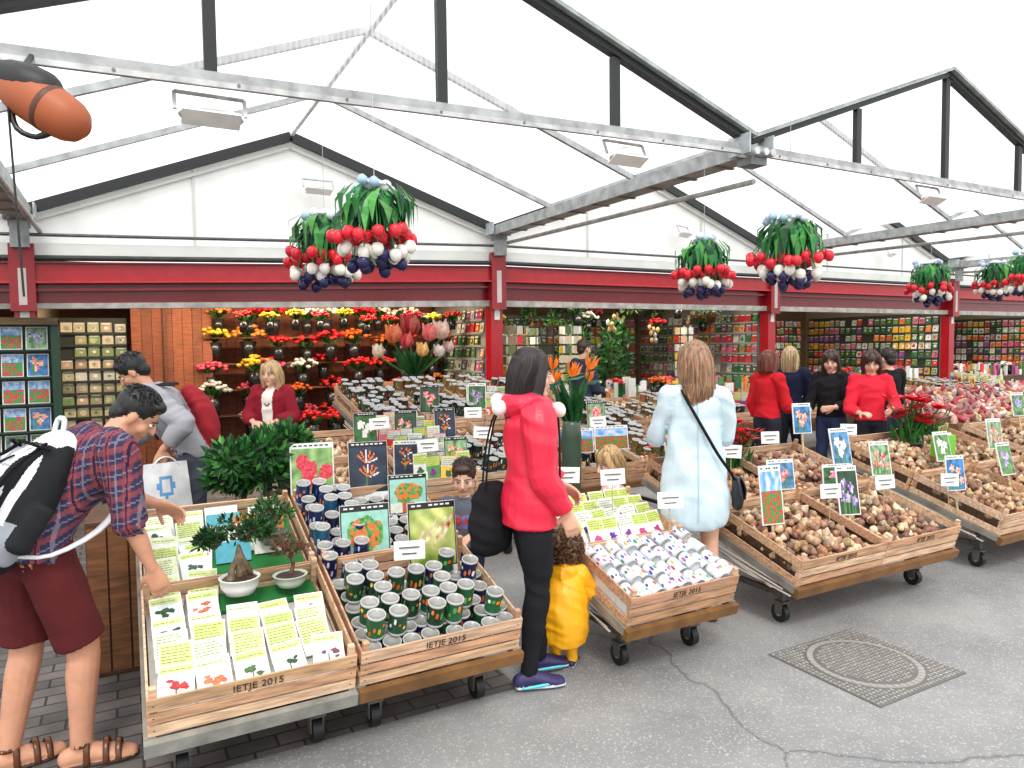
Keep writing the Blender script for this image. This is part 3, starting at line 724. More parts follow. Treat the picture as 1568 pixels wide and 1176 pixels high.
m=MB();pot(m,.60,3.62,.70,.07,.06,C(120,130,120));bush(m,(.60,3.62,.86),(.13,.12,.08),420,.034,[C(34,84,40),C(60,110,50)]);obj('bonsai_tree',m)
for (x,y,z,r_,n_) in((.58,4.45,.97,.25,1500),(.88,4.62,.98,.22,1100)):
    m=MB();pot(m,x,y,.58,.14,.16,C(120,70,50));m.cyl((x,y,.72),(x,y,.92),.02,.015,C(90,70,50),BULB,8)
    bush(m,(x,y,z),(r_,r_,.17),n_,.075,[C(44,104,46),C(80,150,66),C(30,76,36)]);obj('potted_shrub',m)
m=MB();m.bb((.2,4.25,0),(1.05,4.95,.575),C(60,42,30),WOOD)
for k in range(6): m.bb((.19,4.235,.02+k*.09),(1.06,4.249,.1+k*.09),jit(C(120,80,50),.2),WOOD)
obj('wooden_plant_bench',m)
m=MB()
m.bb((-.22,4.1,0),(.16,4.5,.80),C(90,58,34),WOOD)
for k in range(4): m.bb((-.215+k*.094,4.085,.03),(-.13+k*.094,4.099,.77),jit(C(120,76,44),.15),WOOD)
obj('wooden_box',m)
def redflowers(x,y,z,n,sz,nm,col=C(215,25,38)):
    m=MB()
    for k in range(n):
        p=V((x+R.gauss(0,.12),y+R.gauss(0,.1),z+R.uniform(-.1,.12)))
        m.cyl((x+R.uniform(-.08,.08),y+R.uniform(-.08,.08),z-.3),p,.006,.006,C(70,130,60),LEAF,5)
        for q in range(6):
            a=q*pi/3+R.random();d=V((math.cos(a),math.sin(a)-.3,.35+R.uniform(-.3,.3)))
            leaf(m,p,d,sz,sz*.75,jit(col,.2),V((0,0,1)))
    for k in range(n): leaf(m,V((x+R.uniform(-.1,.1),y+R.uniform(-.08,.08),z-.3)),V((R.uniform(-.5,.5),R.uniform(-.5,.5),1)),.22,.04,jit(C(50,120,50)))
    pot(m,x,y,z-.42,.1,.14,C(60,60,60))
    obj(nm,m)
redflowers(3.62,3.78,1.0,42,.07,'red_amaryllis_plant');redflowers(3.95,3.85,.98,34,.07,'red_amaryllis_plant');redflowers(6.05,3.78,1.05,30,.09,'red_amaryllis_plant')
redflowers(6.5,3.9,1.0,20,.07,'pink_amaryllis_plant',C(230,130,140));redflowers(4.7,5.0,1.0,24,.07,'red_amaryllis_plant')
m=MB();m.bb((5.8,3.35,.72),(5.98,3.45,.89),C(110,190,50),PRINT);m.loft([((5.81,3.4,.89),.005,.005),((5.85,3.4,.96),.005,.005),((5.93,3.4,.96),.005,.005),((5.97,3.4,.89),.005,.005)],C(90,170,40),PRINT,right=(0,1,0),n=6);obj('green_gift_bag',m)
def bigtulip(m,p,s,col):
    p=V(p)
    for ring,(n,op) in enumerate(((3,.62),(3,.85))):
        for k in range(n):
            a=2*pi*k/n+ring;u=V((math.cos(a),math.sin(a),0));t=V((-math.sin(a),math.cos(a),0));j=R.uniform(.9,1.1)
            rows=[]
            for (q,wd,zz) in((.06,.06,0),(.34*op,.26,.12),(.5*op,.38,.4),(.48*op,.3,.72),(.52*op,.02,1.0*j)):
                for e in(-1,-.5,0,.5,1): rows.append(p+u*(q*(1-.22*abs(e)))*s+t*wd*e*s+V((0,0,zz*s)))
            m.add(rows,[(i*5+k2,i*5+k2+1,i*5+k2+6,i*5+k2+5) for i in range(4) for k2 in range(4)],jit(mixc(col,C(255,235,200),.12*ring),.1),LEAF,True)
m=MB();gx,gy=3.0,8.0;m.lathe([(.12,.9),(.15,1.15),(.13,1.35)],(gx,gy,0),C(30,30,30),GLOSS,14);m.bb((gx-.3,gy-.25,0),(gx+.3,gy+.25,.89),C(110,70,40),WOOD)
for (dx,dy,z,s,col) in((-.28,-.1,1.72,.22,C(235,120,70)),(0,.1,1.8,.27,C(180,26,40)),(.14,-.18,1.74,.2,C(230,110,110)),(.36,0,1.76,.23,C(240,205,190)),(-.4,.1,1.55,.16,C(240,220,200)),(.02,-.25,1.56,.16,C(245,190,110)),(.5,.1,1.6,.15,C(235,200,190)),(-.12,-.1,1.66,.18,C(225,60,70)),(.25,-.2,1.55,.15,C(240,225,215))):
    m.cyl((gx,gy,1.3),(gx+dx,gy+dy,z+.02),.012,.012,C(60,120,50),LEAF,6,False);bigtulip(m,(gx+dx,gy+dy,z),s,col)
for k in range(40): 
    a=R.uniform(0,6.28);leaf(m,V((gx,gy,1.3)),V((math.cos(a)*.6,math.sin(a)*.6,.8)),.42,.09,jit(C(40,100,50)))
obj('giant_artificial_tulips',m)
m=MB();bx,by=3.02,4.60
m.lathe([(.05,0),(.07,.5),(.08,.95),(.07,1.05),(.06,1.08)],(bx,by,0),C(60,80,64),GLOSS,14)
for k in range(34):
    a=R.uniform(0,6.28);leaf(m,V((bx,by,.95+R.random()*.15)),V((math.cos(a)*.4,math.sin(a)*.4,1)),R.uniform(.22,.4),.07,jit(C(36,96,46),.3))
for k in range(6):
    a=k*1.05;t=V((bx+.16*math.cos(a),by+.16*math.sin(a),1.36+.05*(k%3)));m.cyl((bx,by,1.0),t,.009,.007,C(50,110,60),LEAF,6)
    leaf(m,t-V((.06,0,0)),V((1,-.3,.2)),.18,.035,C(60,110,80))
    for q in range(5): leaf(m,t,V((.25*q-.3,R.uniform(-.3,.3),1)),.14,.035,jit(C(245,130,30)))
    leaf(m,t,V((.9,0,.4)),.09,.02,C(50,60,170))
obj('bird_of_paradise_plant',m)
# ------------------------------------------------ interior goods
def bouquet(m,x,y,z,col,s=1):
    m.lathe([(.07*s,-.22*s),(.1*s,0)],(x,y,z),C(30,30,32),GLOSS,10)
    for k in range(22):
        a=R.uniform(0,6.28);leaf(m,V((x,y,z)),V((math.cos(a)*.7,math.sin(a)*.7,.6)),.22*s,.06*s,jit(R.choice(GREENS),.2))
    for k in range(30):
        a=R.uniform(0,6.28);q=math.sqrt(R.random())*.2*s;p=V((x+math.cos(a)*q,y+math.sin(a)*q-.05,z+.18*s-q*q*2+R.uniform(-.03,.03)))
        m.lathe([(.008*s,-.02*s),(.032*s,-.005*s),(.036*s,.015*s),(.016*s,.03*s)],p,jit(col,.25),LEAF,6)
m=MB()
fc=[C(222,28,36),C(222,28,36),C(214,40,40),C(240,110,30),C(245,240,225),C(245,205,50),C(235,90,110),C(222,40,30),C(250,150,60)]
for r_ in range(5):
    z=.62+r_*.36;yy=10.5-.06*r_
    m.bb((.9,yy,z-.24),(4.4,yy+.3,z-.22),C(110,62,34),WOOD)
    for c_ in range(9): 
        if R.random()<.92: bouquet(m,1.05+c_*.39+R.uniform(-.1,.1),yy+R.uniform(-.12,.08),z+R.uniform(-.05,.08),R.choice(fc),R.uniform(.8,1.1))
for c_ in range(9): bouquet(m,1.5+c_*.33,9.7+R.uniform(-.2,.2),.6+R.uniform(0,.2),R.choice(fc),.95)
for c_ in range(10): bouquet(m,1.3+c_*.32,9.5,1.98+R.uniform(0,.1),R.choice(fc+[C(60,50,110),C(60,50,110)]),.6)
for c_ in range(6): m.bb((.9+c_*.69-.02,10.78,.0),(.9+c_*.69+.02,10.82,2.5),C(110,62,32),WOOD)
for k in range(30): m.bb((.9+k*.117,10.83,0),(.9+k*.117+.113,10.86,2.6),jit(C(128,70,40),.25),WOOD)
obj('artificial_flower_shelf',m)
m=MB()
for k in range(8): m.bb((.05+k*.12,10.3,0),(.165+k*.12,10.34,2.5),jit(C(132,72,42),.2),WOOD)
m.bb((.42,10.26,0),(.46,10.3,2.3),C(100,56,30),WOOD)
obj('wooden_partition',m)
def packwall(name,o,dx,cols,rows,w_,h_,pal,frame=C(200,200,195),back=True):
    m=MB();o=V(o);dx=V(dx).normalized();n=dx.cross(V((0,0,1)))
    if back:
        a=o+n*-.03;m.add([a+V((0,0,-.1)),a+dx*cols*w_+V((0,0,-.1)),a+dx*cols*w_+V((0,0,rows*h_+.05)),a+V((0,0,rows*h_+.05))],[(0,1,2,3)],frame,PAINT)
    for j in range(rows):
        m.bar(o+n*.03+V((0,0,j*h_+.005)),o+n*.03+dx*cols*w_+V((0,0,j*h_+.005)),.012,.03,frame,PAINT)
        for i in range(cols):
            if i%3==0: sub=[R.choice(pal) for _ in range(2)]
            if R.random()<.06: continue
            p=o+dx*(i*w_+w_*.08+R.uniform(-.008,.008))+V((0,0,j*h_+.02));ww=w_*.84;hh=h_*R.uniform(.70,.86);nn=n*R.uniform(0,.02)
            c1=mixc(R.choice(sub),C(60,90,50),R.uniform(0,.4));c2=R.choice(sub);up=V((0,0,1))-n*.15
            q=lambda a,b_,e=0:p+nn+dx*ww*a+up*hh*b_+n*e
            m.add([q(0,0),q(1,0),q(1,1),q(0,1)],[(0,1,2,3)],jit(c1,.3),PRINT)
            m.add([q(.1,.8,.002),q(.9,.8,.002),q(.9,.95,.002),q(.1,.95,.002)],[(0,1,2,3)],C(238,238,230),PRINT)
            a_=[R.uniform(.7,1.2) for _ in range(7)];ox=R.uniform(-.1,.1)
            P=[q(.5+ox+.34*a_[k]*math.cos(k*.9),.42+.3*a_[k]*math.sin(k*.9),.003) for k in range(7)]
            m.add(P,[tuple(range(7))],jit(c2,.3),PRINT)
            P=[q(.5-ox+.18*a_[6-k]*math.cos(k*.9),.45+.15*a_[6-k]*math.sin(k*.9),.005) for k in range(7)]
            m.add(P,[tuple(range(7))],jit(R.choice(pal),.3),PRINT)
    return obj(name,m)
PAL1=[C(225,50,60),C(240,240,225),C(250,200,60),C(90,150,80),C(225,110,150),C(60,110,70),C(240,130,60),C(150,80,150),C(200,210,190),C(60,110,70)]
PAL2=[C(220,210,180),C(235,235,215),C(140,165,110),C(190,180,140),C(90,120,80),C(210,180,150)]
for n_ in range(2,6):
    packwall('seed_packet_rack',(BX[n_]-.1,12.3,.75),(0,-1,0),22,8,.15,.185,PAL1,C(60,66,58) if n_>3 else C(150,150,140))
packwall('seed_packet_rack',(-.84,9.1,.5),(0,1,0),20,10,.15,.155,PAL2,C(50,56,46))
def packwallR(y,x0,x1,zb,rows,h_,pal,fr_): packwall('seed_packet_rack',(x0,y,zb),(1,0,0),int((x1-x0)/.15),rows,.15,h_,pal,fr_)
packwallR(10.6,-.75,.05,.5,10,.155,PAL2,C(50,56,46))
packwallR(12.3,10.4,15.2,.8,8,.18,PAL1,C(70,70,62));packwallR(12.3,15.9,20.6,.8,8,.18,PAL1,C(70,70,62));packwallR(12.3,4.8,9.8,.8,8,.18,PAL1,C(110,110,100))
m=MB()
for x in(-2.09,-.55): m.bb((x-.03,7.3,0),(x+.03,7.42,1.95),C(24,62,42),PAINT)
m.bb((-2.12,7.25,1.9),(-.52,7.45,1.96),C(90,70,40),WOOD);m.bb((-2.05,7.42,.3),(-.58,7.47,1.9),C(20,46,32),PAINT)
for j in range(6):
    m.bb((-2.05,7.32,.5+j*.235),(-.58,7.40,.512+j*.235),C(24,62,42),PAINT)
    for i in range(8):
        card(-1.97+i*.183,7.36,.515+j*.235,.16,.2,R.choice(['tulip','tulip','iris','sky','field','rasp']),0,12,0,None,9,mb=m,stake=0,head=False)
obj('green_card_rack',m)
m=MB()
for x,y,h_ in((6.6,9.9,1.9),(7.0,10.6,2.2),(7.5,10.2,1.7),(8.3,11,2.0),(7.2,9.6,1.9)):
    m.cyl((x,y,0),(x,y,h_*.5),.03,.02,C(90,60,40),BULB,6);bush(m,(x,y,h_*.62),(.3,.3,h_*.42),500,.12,GREENS)
obj('artificial_trees',m)
m=MB()
for k in range(34):
    x=R.uniform(4.8,9.8);y=R.uniform(9.2,11.8);z=R.uniform(1.95,2.4);q=R.random()
    if q<.5: bush(m,(x,y,z),(.18,.18,.15),110,.09,GREENS)
    elif q<.75: bouquet(m,x,y,z-.1,R.choice(fc),.8)
    else:
        for t in range(7): m.ell((x+R.uniform(-.1,.1),y,z-R.uniform(0,.3)),(.035,.035,.05),jit(R.choice([C(240,235,220),C(220,190,120)])),LEAF,6,4)
obj('hanging_artificial_plants',m)
for (x,y) in((5.1,9.3),(5.35,9.9),(5.9,10.3),(6.1,9.3),(8.8,9.7)):
    m=MB();m.cyl((x,y,0),(x,y,2.0),.02,.02,C(180,180,180),METAL,8)
    for j in range(11):
        for k in range(8):
            a=2*pi*k/8;c_=V((x+.17*math.cos(a),y+.17*math.sin(a),.35+j*.15));t=V((-math.sin(a),math.cos(a),0))*.05
            m.add([c_-t,c_+t,c_+t+V((0,0,.12)),c_-t+V((0,0,.12))],[(0,1,2,3)],jit(R.choice(PAL2+PAL1[:4]+[C(235,235,235)]*3),.15),PRINT)
    obj('postcard_spinner',m)
for (x0,x1,y0) in((5.0,9.3,8.4),(10.5,15.0,9.0),(16,20.5,9.0)):
    m=MB();m.bb((x0,y0,0),(x1,y0+.7,.85),C(90,60,40),WOOD)
    for k in range(int((x1-x0)*34)):
        x=R.uniform(x0+.05,x1-.05);y=R.uniform(y0+.05,y0+.65);h_=R.uniform(.08,.32)
        m.box((x,y,.85+h_/2),(R.uniform(.06,.14),.03,h_),jit(R.choice(PAL1+[C(235,235,230)]*3),.2),PRINT,Matrix.Rotation(R.uniform(-.4,.4),3,'Z'))
    for k in range(int((x1-x0)*1.5)): bouquet(m,R.uniform(x0+.2,x1-.2),y0+.4,1.0,R.choice(fc),.7)
    obj('shop_counter_with_goods',m)
m=MB()
for j in range(7):
    for k in range(44):
        x=8.9+k*.115+R.uniform(-.03,.03);y=5.0+j*.15;z=.70+j*.045+R.uniform(-.015,.015)
        M=Matrix.Rotation(R.uniform(0,6.28),3,'Z')@Matrix.Rotation(R.uniform(.3,1.2),3,'X');d=M@V((0,0,1))
        c_=V((x,y,z));cc=jit(R.choice([C(190,110,100),C(215,165,150),C(180,60,70),C(225,200,185),C(150,110,110)]),.25)
        m.loft([(c_-d*.05,.035,.03),(c_,.05,.04),(c_+d*.05,.03,.028),(c_+d*.085,.008,.008)],cc,BULB,n=7,sub=1)
        if R.random()<.5: m.box(c_+V((0,-.03,.03)),(.05,.004,.04),jit(R.choice([C(235,235,230),C(225,60,80),C(240,200,80)]),.1),PRINT,M)
m.bb((8.8,4.9,0),(14.1,6.1,.66),C(120,90,60),WOOD)
for k in range(10): crate(m,8.8+k*.53,4.88,.52,.02,.15)
obj('bulb_net_bags',m)
# ------------------------------------------------ PEOPLE
SK=C(224,172,144)
def J0(H=1.7,**o):
    s=H/1.7
    d=dict(pel=(0,0,.93),wai=(0,.005,1.08),che=(0,0,1.27),nkb=(0,-.015,1.43),head=(0,.02,1.585),
      shL=(-.165,-.01,1.385),shR=(.165,-.01,1.385),elL=(-.215,-.03,1.1),elR=(.215,-.03,1.1),wrL=(-.225,.05,.87),wrR=(.225,.05,.87),
      hiL=(-.085,0,.9),hiR=(.085,0,.9),knL=(-.095,.02,.49),knR=(.095,.02,.49),anL=(-.1,-.03,.085),anR=(.1,-.03,.085))
    d={k:V(v)*s for k,v in d.items()}
    for k,v in o.items(): d[k]=V(v)
    d['s']=s; return d
def hand(src,w,d,n,side,curl,k=1,skin=SK):
    w=V(w);d=V(d).normalized();n=V(n);n=(n-d*n.dot(d)).normalized();x=d.cross(n)
    src.loft([(w-d*.02,.024*k,.02*k),(w+d*.02*k,.033*k,.018*k),(w+d*.06*k,.042*k,.016*k),(w+d*.09*k,.039*k,.013*k)],skin,SKIN,right=x,n=12,sub=2)
    for off,l in((-.031,.062),(-.0105,.076),(.0105,.072),(.031,.058)):
        if side<0: off=-off
        p=w+d*.088*k+x*off*k;a=0;pts=[(p-d*.02*k,.0095*k)]
        for q in range(3):
            a+=curl; dd=d*math.cos(a)+n*math.sin(a)+x*off*1.5
            p=p+dd.normalized()*l*k/3*(1.25-.22*q);pts.append((p,(.0092-.0009*q)*k))
        src.loft([(a_,r_,r_) for a_,r_ in pts],skin,SKIN,right=x,n=8,sub=2)
    b=w+d*.022*k-x*side*.026*k
    src.loft([(b,.013*k,.013*k),(b+(d*.55-x*side*.7+n*.35)*.035*k,.0115*k,.0115*k),(b+(d*.95-x*side*.8+n*.7)*.055*k,.009*k,.009*k)],skin,SKIN,right=x,n=8,sub=2)
def foot(src,an,yaw,k,col,mat,sole=None):
    an=V(an);f=V((-math.sin(rad(yaw)),math.cos(rad(yaw)),0));r=V((f.y,-f.x,0));z0=an.z-.085*k
    def P(a,z): 
        q=an+f*a*k; return V((q.x,q.y,z0+z*k))
    src.loft([(P(-.055,.04),.033*k,.036*k),(P(0,.05),.037*k,.042*k),(P(.07,.042),.043*k,.034*k),(P(.13,.03),.047*k,.024*k),(P(.175,.024),.036*k,.018*k)],col,mat,right=r,n=12)
    src.loft([(P(-.06,.012),.034*k,.012*k),(P(0,.012),.037*k,.012*k),(P(.12,.012),.049*k,.012*k),(P(.185,.012),.036*k,.011*k)],sole or col,PAINT,right=r,n=12)
    src.loft([(P(-.01,.05),.036*k,.038*k),(an,.033*k,.034*k)],col,mat,right=r,n=10)
def face(src,post,c,M,k,skin,hair):
    T=TR(c)@M.to_4x4()@Matrix.Scale(k,4)
    a,b_=src.T,post.T;src.T=a@T;post.T=b_@T
    src.ell((0,-.012,.022),(.072,.09,.092),skin,SKIN,18,12)
    src.ell((0,.018,-.03),(.060,.066,.082),skin,SKIN,16,12)
    src.ell((0,.055,-.088),(.027,.025,.022),skin,SKIN,10,8)
    for s_ in(-1,1):
        src.ell((s_*.036,.05,-.03),(.024,.026,.026),skin,SKIN,10,8)
        src.ell((s_*.073,-.004,-.012),(.010,.019,.031),skin,SKIN,10,8)
        post.ell((s_*.030,.0735,.004),(.0145,.009,.0075),C(235,232,228),GLOSS,10,6)
        post.ell((s_*.030,.0805,.004),(.006,.003,.0065),C(40,28,22),GLOSS,8,6)
        post.loft([((s_*.014,.083,.021),.0035,.0035),((s_*.032,.082,.026),.004,.004),((s_*.05,.070,.022),.0025,.0025)],mixc(hair,C(60,40,30),.5),HAIR,n=6,sub=2)
        post.loft([((s_*.016,.081,.010),.002,.002),((s_*.03,.083,.0135),.0025,.0025),((s_*.044,.075,.009),.002,.002)],C(50,35,30),HAIR,n=5,sub=2)
    src.loft([((0,.078,.012),.009,.01),((0,.09,-.008),.0105,.012),((0,.099,-.026),.015,.012)],skin,SKIN,right=(1,0,0),n=8,sub=2)
    src.loft([((-.022,.072,-.058),.005,.006),((0,.083,-.056),.008,.009),((.022,.072,-.058),.005,.006)],mixc(skin,C(190,70,70),.6),SKIN,right=(0,1,0),n=8,sub=2)
    src.T,post.T=a,b_
    return T
def strands(post,T,n,pathf,col,r=.0028):
    a=post.T;post.T=a@T
    for k in range(n):
        pts=pathf(k/n)
        post.loft([(p,r*(1 if i<len(pts)-1 else .3),r*(1 if i<len(pts)-1 else .3)) for i,p in enumerate(pts)],jit(col,.45),HAIR,n=4,sub=3)
    post.T=a
def shorthair(src,post,T,col,vol=1,n=260):
    a=src.T;src.T=a@T
    src.ell((0,-.022,.036),(.080*vol,.094*vol,.090*vol),col,HAIR,18,12)
    src.ell((0,-.055,-.02),(.066,.052,.062),col,HAIR,12,8)
    src.ell((0,.045,.082),(.055,.035,.028),col,HAIR,12,8)
    src.T=a
    def pf(t):
        th=R.uniform(0,2*pi);ph=R.uniform(.05,1.35)
        if -1.0<(th-pi/2)<1.0 and ph>.8: ph=.7
        p=V((math.sin(ph)*math.cos(th)*.081*vol,-.022+math.sin(ph)*math.sin(th)*.095*vol,.036+math.cos(ph)*.091*vol))
        d=V((math.cos(th)*.6,math.sin(th)*.6+.1,-.35))+V((R.uniform(-.4,.4),R.uniform(-.4,.4),R.uniform(-.2,.3)))
        return [p-d*.006,p+d*.012+V((0,0,.002)),p+d*.022]
    strands(post,T,n,pf,col,.0022)
def longhair(src,post,T,col,zend=-.3,wd=.085,dp=.06,n=260,back=-.03,wave=0.0):
    a=src.T;src.T=a@T
    src.ell((0,-.020,.036),(.084,.098,.094),col,HAIR,18,12)
    src.loft([((0,-.03,.06),.084,.086),((0,back-.015,-.03),wd+.004,.074),((0,back-.02,-.12),wd,dp),((0,back-.025,(zend-.12)/2),wd*.97,dp*.85),((0,back-.03,zend),wd*.75,dp*.55)],col,HAIR,n=18)
    for s_ in(-1,1): src.loft([((s_*.05,.03,.085),.03,.03),((s_*.078,.03,.01),.017,.03),((s_*.08,.02,-.08),.018,.032),((s_*.075,.0,-.16),.016,.028)],col,HAIR,right=(1,0,0),n=10)
    src.T=a
    def pf(t):
        th=R.uniform(rad(118),rad(422));c_,s_=math.cos(th),math.sin(th)
        ze=zend+R.uniform(-.03,.08);w1=1.03+R.uniform(-.02,.05)
        if s_>0.35: ze=max(ze,-.2)
        return [V((c_*.02,-.02+s_*.03,.132)),V((c_*.062,-.02+s_*.072,.106)),V((c_*.086*w1,-.02+s_*.1,.04)),V((c_*(wd+.006)*w1,back-.015+s_*.078*w1,-.03)),V((c_*wd*w1+wave*R.uniform(-1,1),back-.02+s_*dp*w1*1.05,-.12)),V((c_*wd*.98*w1+wave*R.uniform(-1,1),back-.025+s_*dp*.9*w1,(ze-.12)/2)),V((c_*wd*.75,back-.03+s_*dp*.55,ze))]
    strands(post,T,n,pf,col,.0027)
def body(src,post,J,S):
    s=J['s']*S.get('k',1);g=S.get('g',1)
    skin=S.get('skin',SK);top=S['top'];tm=S.get('tm',CLOTH);bc=S.get('bc',skin);bm=S.get('bm',CLOTH);ease=S.get('ease',.012)
    rt=(J['shR']-J['shL']).normalized()
    hrt=(J['hiR']-J['hiL']).normalized()
    lo=J['pel']-V((0,0,.05*s))
    src.loft([(lo-V((0,0,.04*s)),.13*s*g,.09*s*g),(lo,.155*s*g,.11*s*g),(J['pel']+V((0,0,.04*s)),.155*s*g,.11*s*g),(J['wai'],.13*s*g,.095*s*g)],bc if S.get('pants') else top,bm if S.get('pants') else tm,right=hrt,n=18)
    e=ease
    hem=S.get('hem',0.0)
    dn=(J['pel']-J['wai']).normalized()
    src.loft([(J['pel']+dn*hem,(.165*g)*s+e,.118*s*g+e),(J['pel']+V((0,0,.03*s)),.16*s*g+e,.115*s*g+e),(J['wai'],.13*s*g+e*S.get('we',1),.1*s*g+e*S.get('we',1)),(J['che'],.15*s*g+e,.112*s*g+e),((J['che']*.4+J['nkb']*.6),.155*s*g+e,.092*s*g+e),(J['nkb']-V((0,0,.015*s)),.085*s,.065*s),(J['nkb']+V((0,0,.015*s)),.06*s,.06*s)],top,tm,right=rt,n=20,cap='flat')
    src.loft([(J['shL'],.058*s+e*.5,.056*s+e*.5),((J['shL']+J['nkb'])/2+V((0,0,-.012*s)),.058*s,.062*s),(J['nkb']-V((0,0,.03*s)),.065*s,.06*s),((J['shR']+J['nkb'])/2+V((0,0,-.012*s)),.058*s,.062*s),(J['shR'],.058*s+e*.5,.056*s+e*.5)],top,tm,right=(0,0,1),n=14)
    hd=J['head'];src.loft([(J['nkb']-V((0,0,.03*s)),.055*s,.055*s),(J['nkb']*.5+hd*.5,.05*s,.052*s),(hd-V((0,0,.02*s)),.05*s,.055*s)],skin,SKIN,n=12)
    for sd,sg in(('L',-1),('R',1)):
        a,b_,c_=J['sh'+sd],J['el'+sd],J['wr'+sd];k=s*S.get('ak',1)
        src.loft([(a,.05*k,.052*k),(a*.5+b_*.5,.045*k,.046*k),(b_,.037*k,.038*k),(b_*.65+c_*.35,.038*k,.037*k),(c_,.025*k,.022*k)],skin,SKIN,right=(1,0,0),n=12)
        sl=S.get('sleeve',1.0)
        if sl>0:
            E=e*.9+.003
            secs=[(a,.056*k+E,.056*k+E)]
            if sl<=1: 
                m_=a.lerp(b_,sl);secs+=[(a.lerp(b_,sl*.5),.052*k+E,.052*k+E),(m_,.050*k+E,.05*k+E)]
            else:
                m_=b_.lerp(c_,sl-1);secs+=[(a.lerp(b_,.5),.048*k+E,.05*k+E),(b_,.042*k+E,.043*k+E),(b_.lerp(m_,.5),.04*k+E,.04*k+E),(m_,.033*k+E*.8,.033*k+E*.8)]
            src.loft(secs,top,tm,right=(1,0,0),n=14,cap='flat')
            src.ell(a,(.056*k+E,.056*k+E,.056*k+E),top,tm,12,8)
        hdv=S.get('hand'+sd,None)
        d=(c_-b_).normalized()
        if hdv: hand(src,c_,hdv[0],hdv[1],sg,hdv[2],k*S.get('hk',1),skin)
        else: hand(src,c_,d,V((-sg,.2,0)),sg,.28,k*S.get('hk',1),skin)
        h_,kn,an=J['hi'+sd],J['kn'+sd],J['an'+sd]
        pk=S.get('pants')
        E=.008 if pk else 0;k2=s*S.get('lk',1)
        lc,lm=(bc,bm) if (pk and not S.get('short')) else (skin,SKIN)
        src.loft([(h_,.088*k2+E,.092*k2+E),(h_.lerp(kn,.45),.076*k2+E,.08*k2+E),(kn,.054*k2+E,.057*k2+E),(kn.lerp(an,.3),.052*k2+E,.056*k2+E),(kn.lerp(an,.7),.037*k2+E*1.3,.04*k2+E*1.3),(an,.031*k2+E*1.4,.033*k2+E*1.4)],lc,lm,right=(1,0,0),n=14)
        if S.get('short'):
            src.loft([(h_+V((0,0,.02)),.098*k2,.105*k2),(h_.lerp(kn,.5),.1*k2,.103*k2),(h_.lerp(kn,S['short']),.096*k2,.098*k2)],bc,bm,right=(1,0,0),n=16,cap='flat')
        foot(src,an,S.get('fy'+sd,-6*sg),s*S.get('fk',1),S.get('shoe',C(30,30,32)),S.get('shm',PAINT),S.get('sole',C(225,225,225)))
def finish(name,src,post,T,vox=.0065,fold=.004,fs=9,sm=2):
    me=mkmesh('tmp',src.v,src.f,[(1,1,1)]*len(src.f),src.m,src.s)
    o=bpy.data.objects.new('tmp',me);bpy.context.collection.objects.link(o)
    r=o.modifiers.new('r','REMESH');r.mode='VOXEL';r.voxel_size=vox
    q=o.modifiers.new('s','SMOOTH');q.factor=.5;q.iterations=sm
    dg=bpy.context.evaluated_depsgraph_get();ev=o.evaluated_get(dg);nm=bpy.data.meshes.new_from_object(ev)
    bpy.data.objects.remove(o)
    bv=BVHTree.FromPolygons([p[:] for p in src.v],src.f)
    vs=[v.co.copy() for v in nm.vertices];ns=[v.normal.copy() for v in nm.vertices]
    fs_=[list(p.vertices) for p in nm.polygons];cen=[p.center.copy() for p in nm.polygons]
    cl=[];ml=[];vc={}
    for f,c in zip(fs_,cen):
        i=bv.find_nearest(c)[2];col=src.c[i];m_=src.m[i]
        if callable(col): col=col(c)
        cl.append(col);ml.append(m_)
        if m_ in(CLOTH,NYLON):
            for k in f: vc[k]=1
    for k in vc:
        p=vs[k]
        # drape folds: soft ridges running along a wandering diagonal
        wz=p.z+.12*noise.noise(V((p.x*4,p.y*4,p.z*3+3)))+.35*(p.x+p.y)
        a1=noise.noise(V((p.x*fs*.35,p.y*fs*.35,wz*fs*1.1)));a2=noise.noise(V((p.x*fs*.8+7,p.y*fs*.8,p.z*fs*.35)))
        r1=1-math.sqrt(a1*a1+.012)*2.4;r2=1-math.sqrt(a2*a2+.012)*2.6
        d=.9*max(-1,r1)+.8*max(-1,r2)-.6
        vs[k]=p+ns[k]*d*fold
    fm_=mkmesh(name,vs,fs_,cl,ml,[True]*len(fs_))
    ob=bpy.data.objects.new(name,fm_);bpy.context.collection.objects.link(ob);ob.matrix_world=T
    if post.f:
        pm=mkmesh('details',post.v,post.f,post.c,post.m,post.s);po=bpy.data.objects.new('details',pm);bpy.context.collection.objects.link(po);po.parent=ob
    bpy.data.meshes.remove(nm)
    return ob
def PT(x,y,rel): return TR((x,y,.004))@RZ(-28.5+rel)
def HM(yaw=0,pitch=0,roll=0): return Matrix.Rotation(rad(yaw),3,'Z')@Matrix.Rotation(rad(pitch),3,'X')@Matrix.Rotation(rad(roll),3,'Y')
def tube(m,pts,r,col,mat=CLOTH,flat=1,right=(1,0,0)): m.loft([(p,r,r*flat) for p in pts],col,mat,right=right,n=8,sub=3)
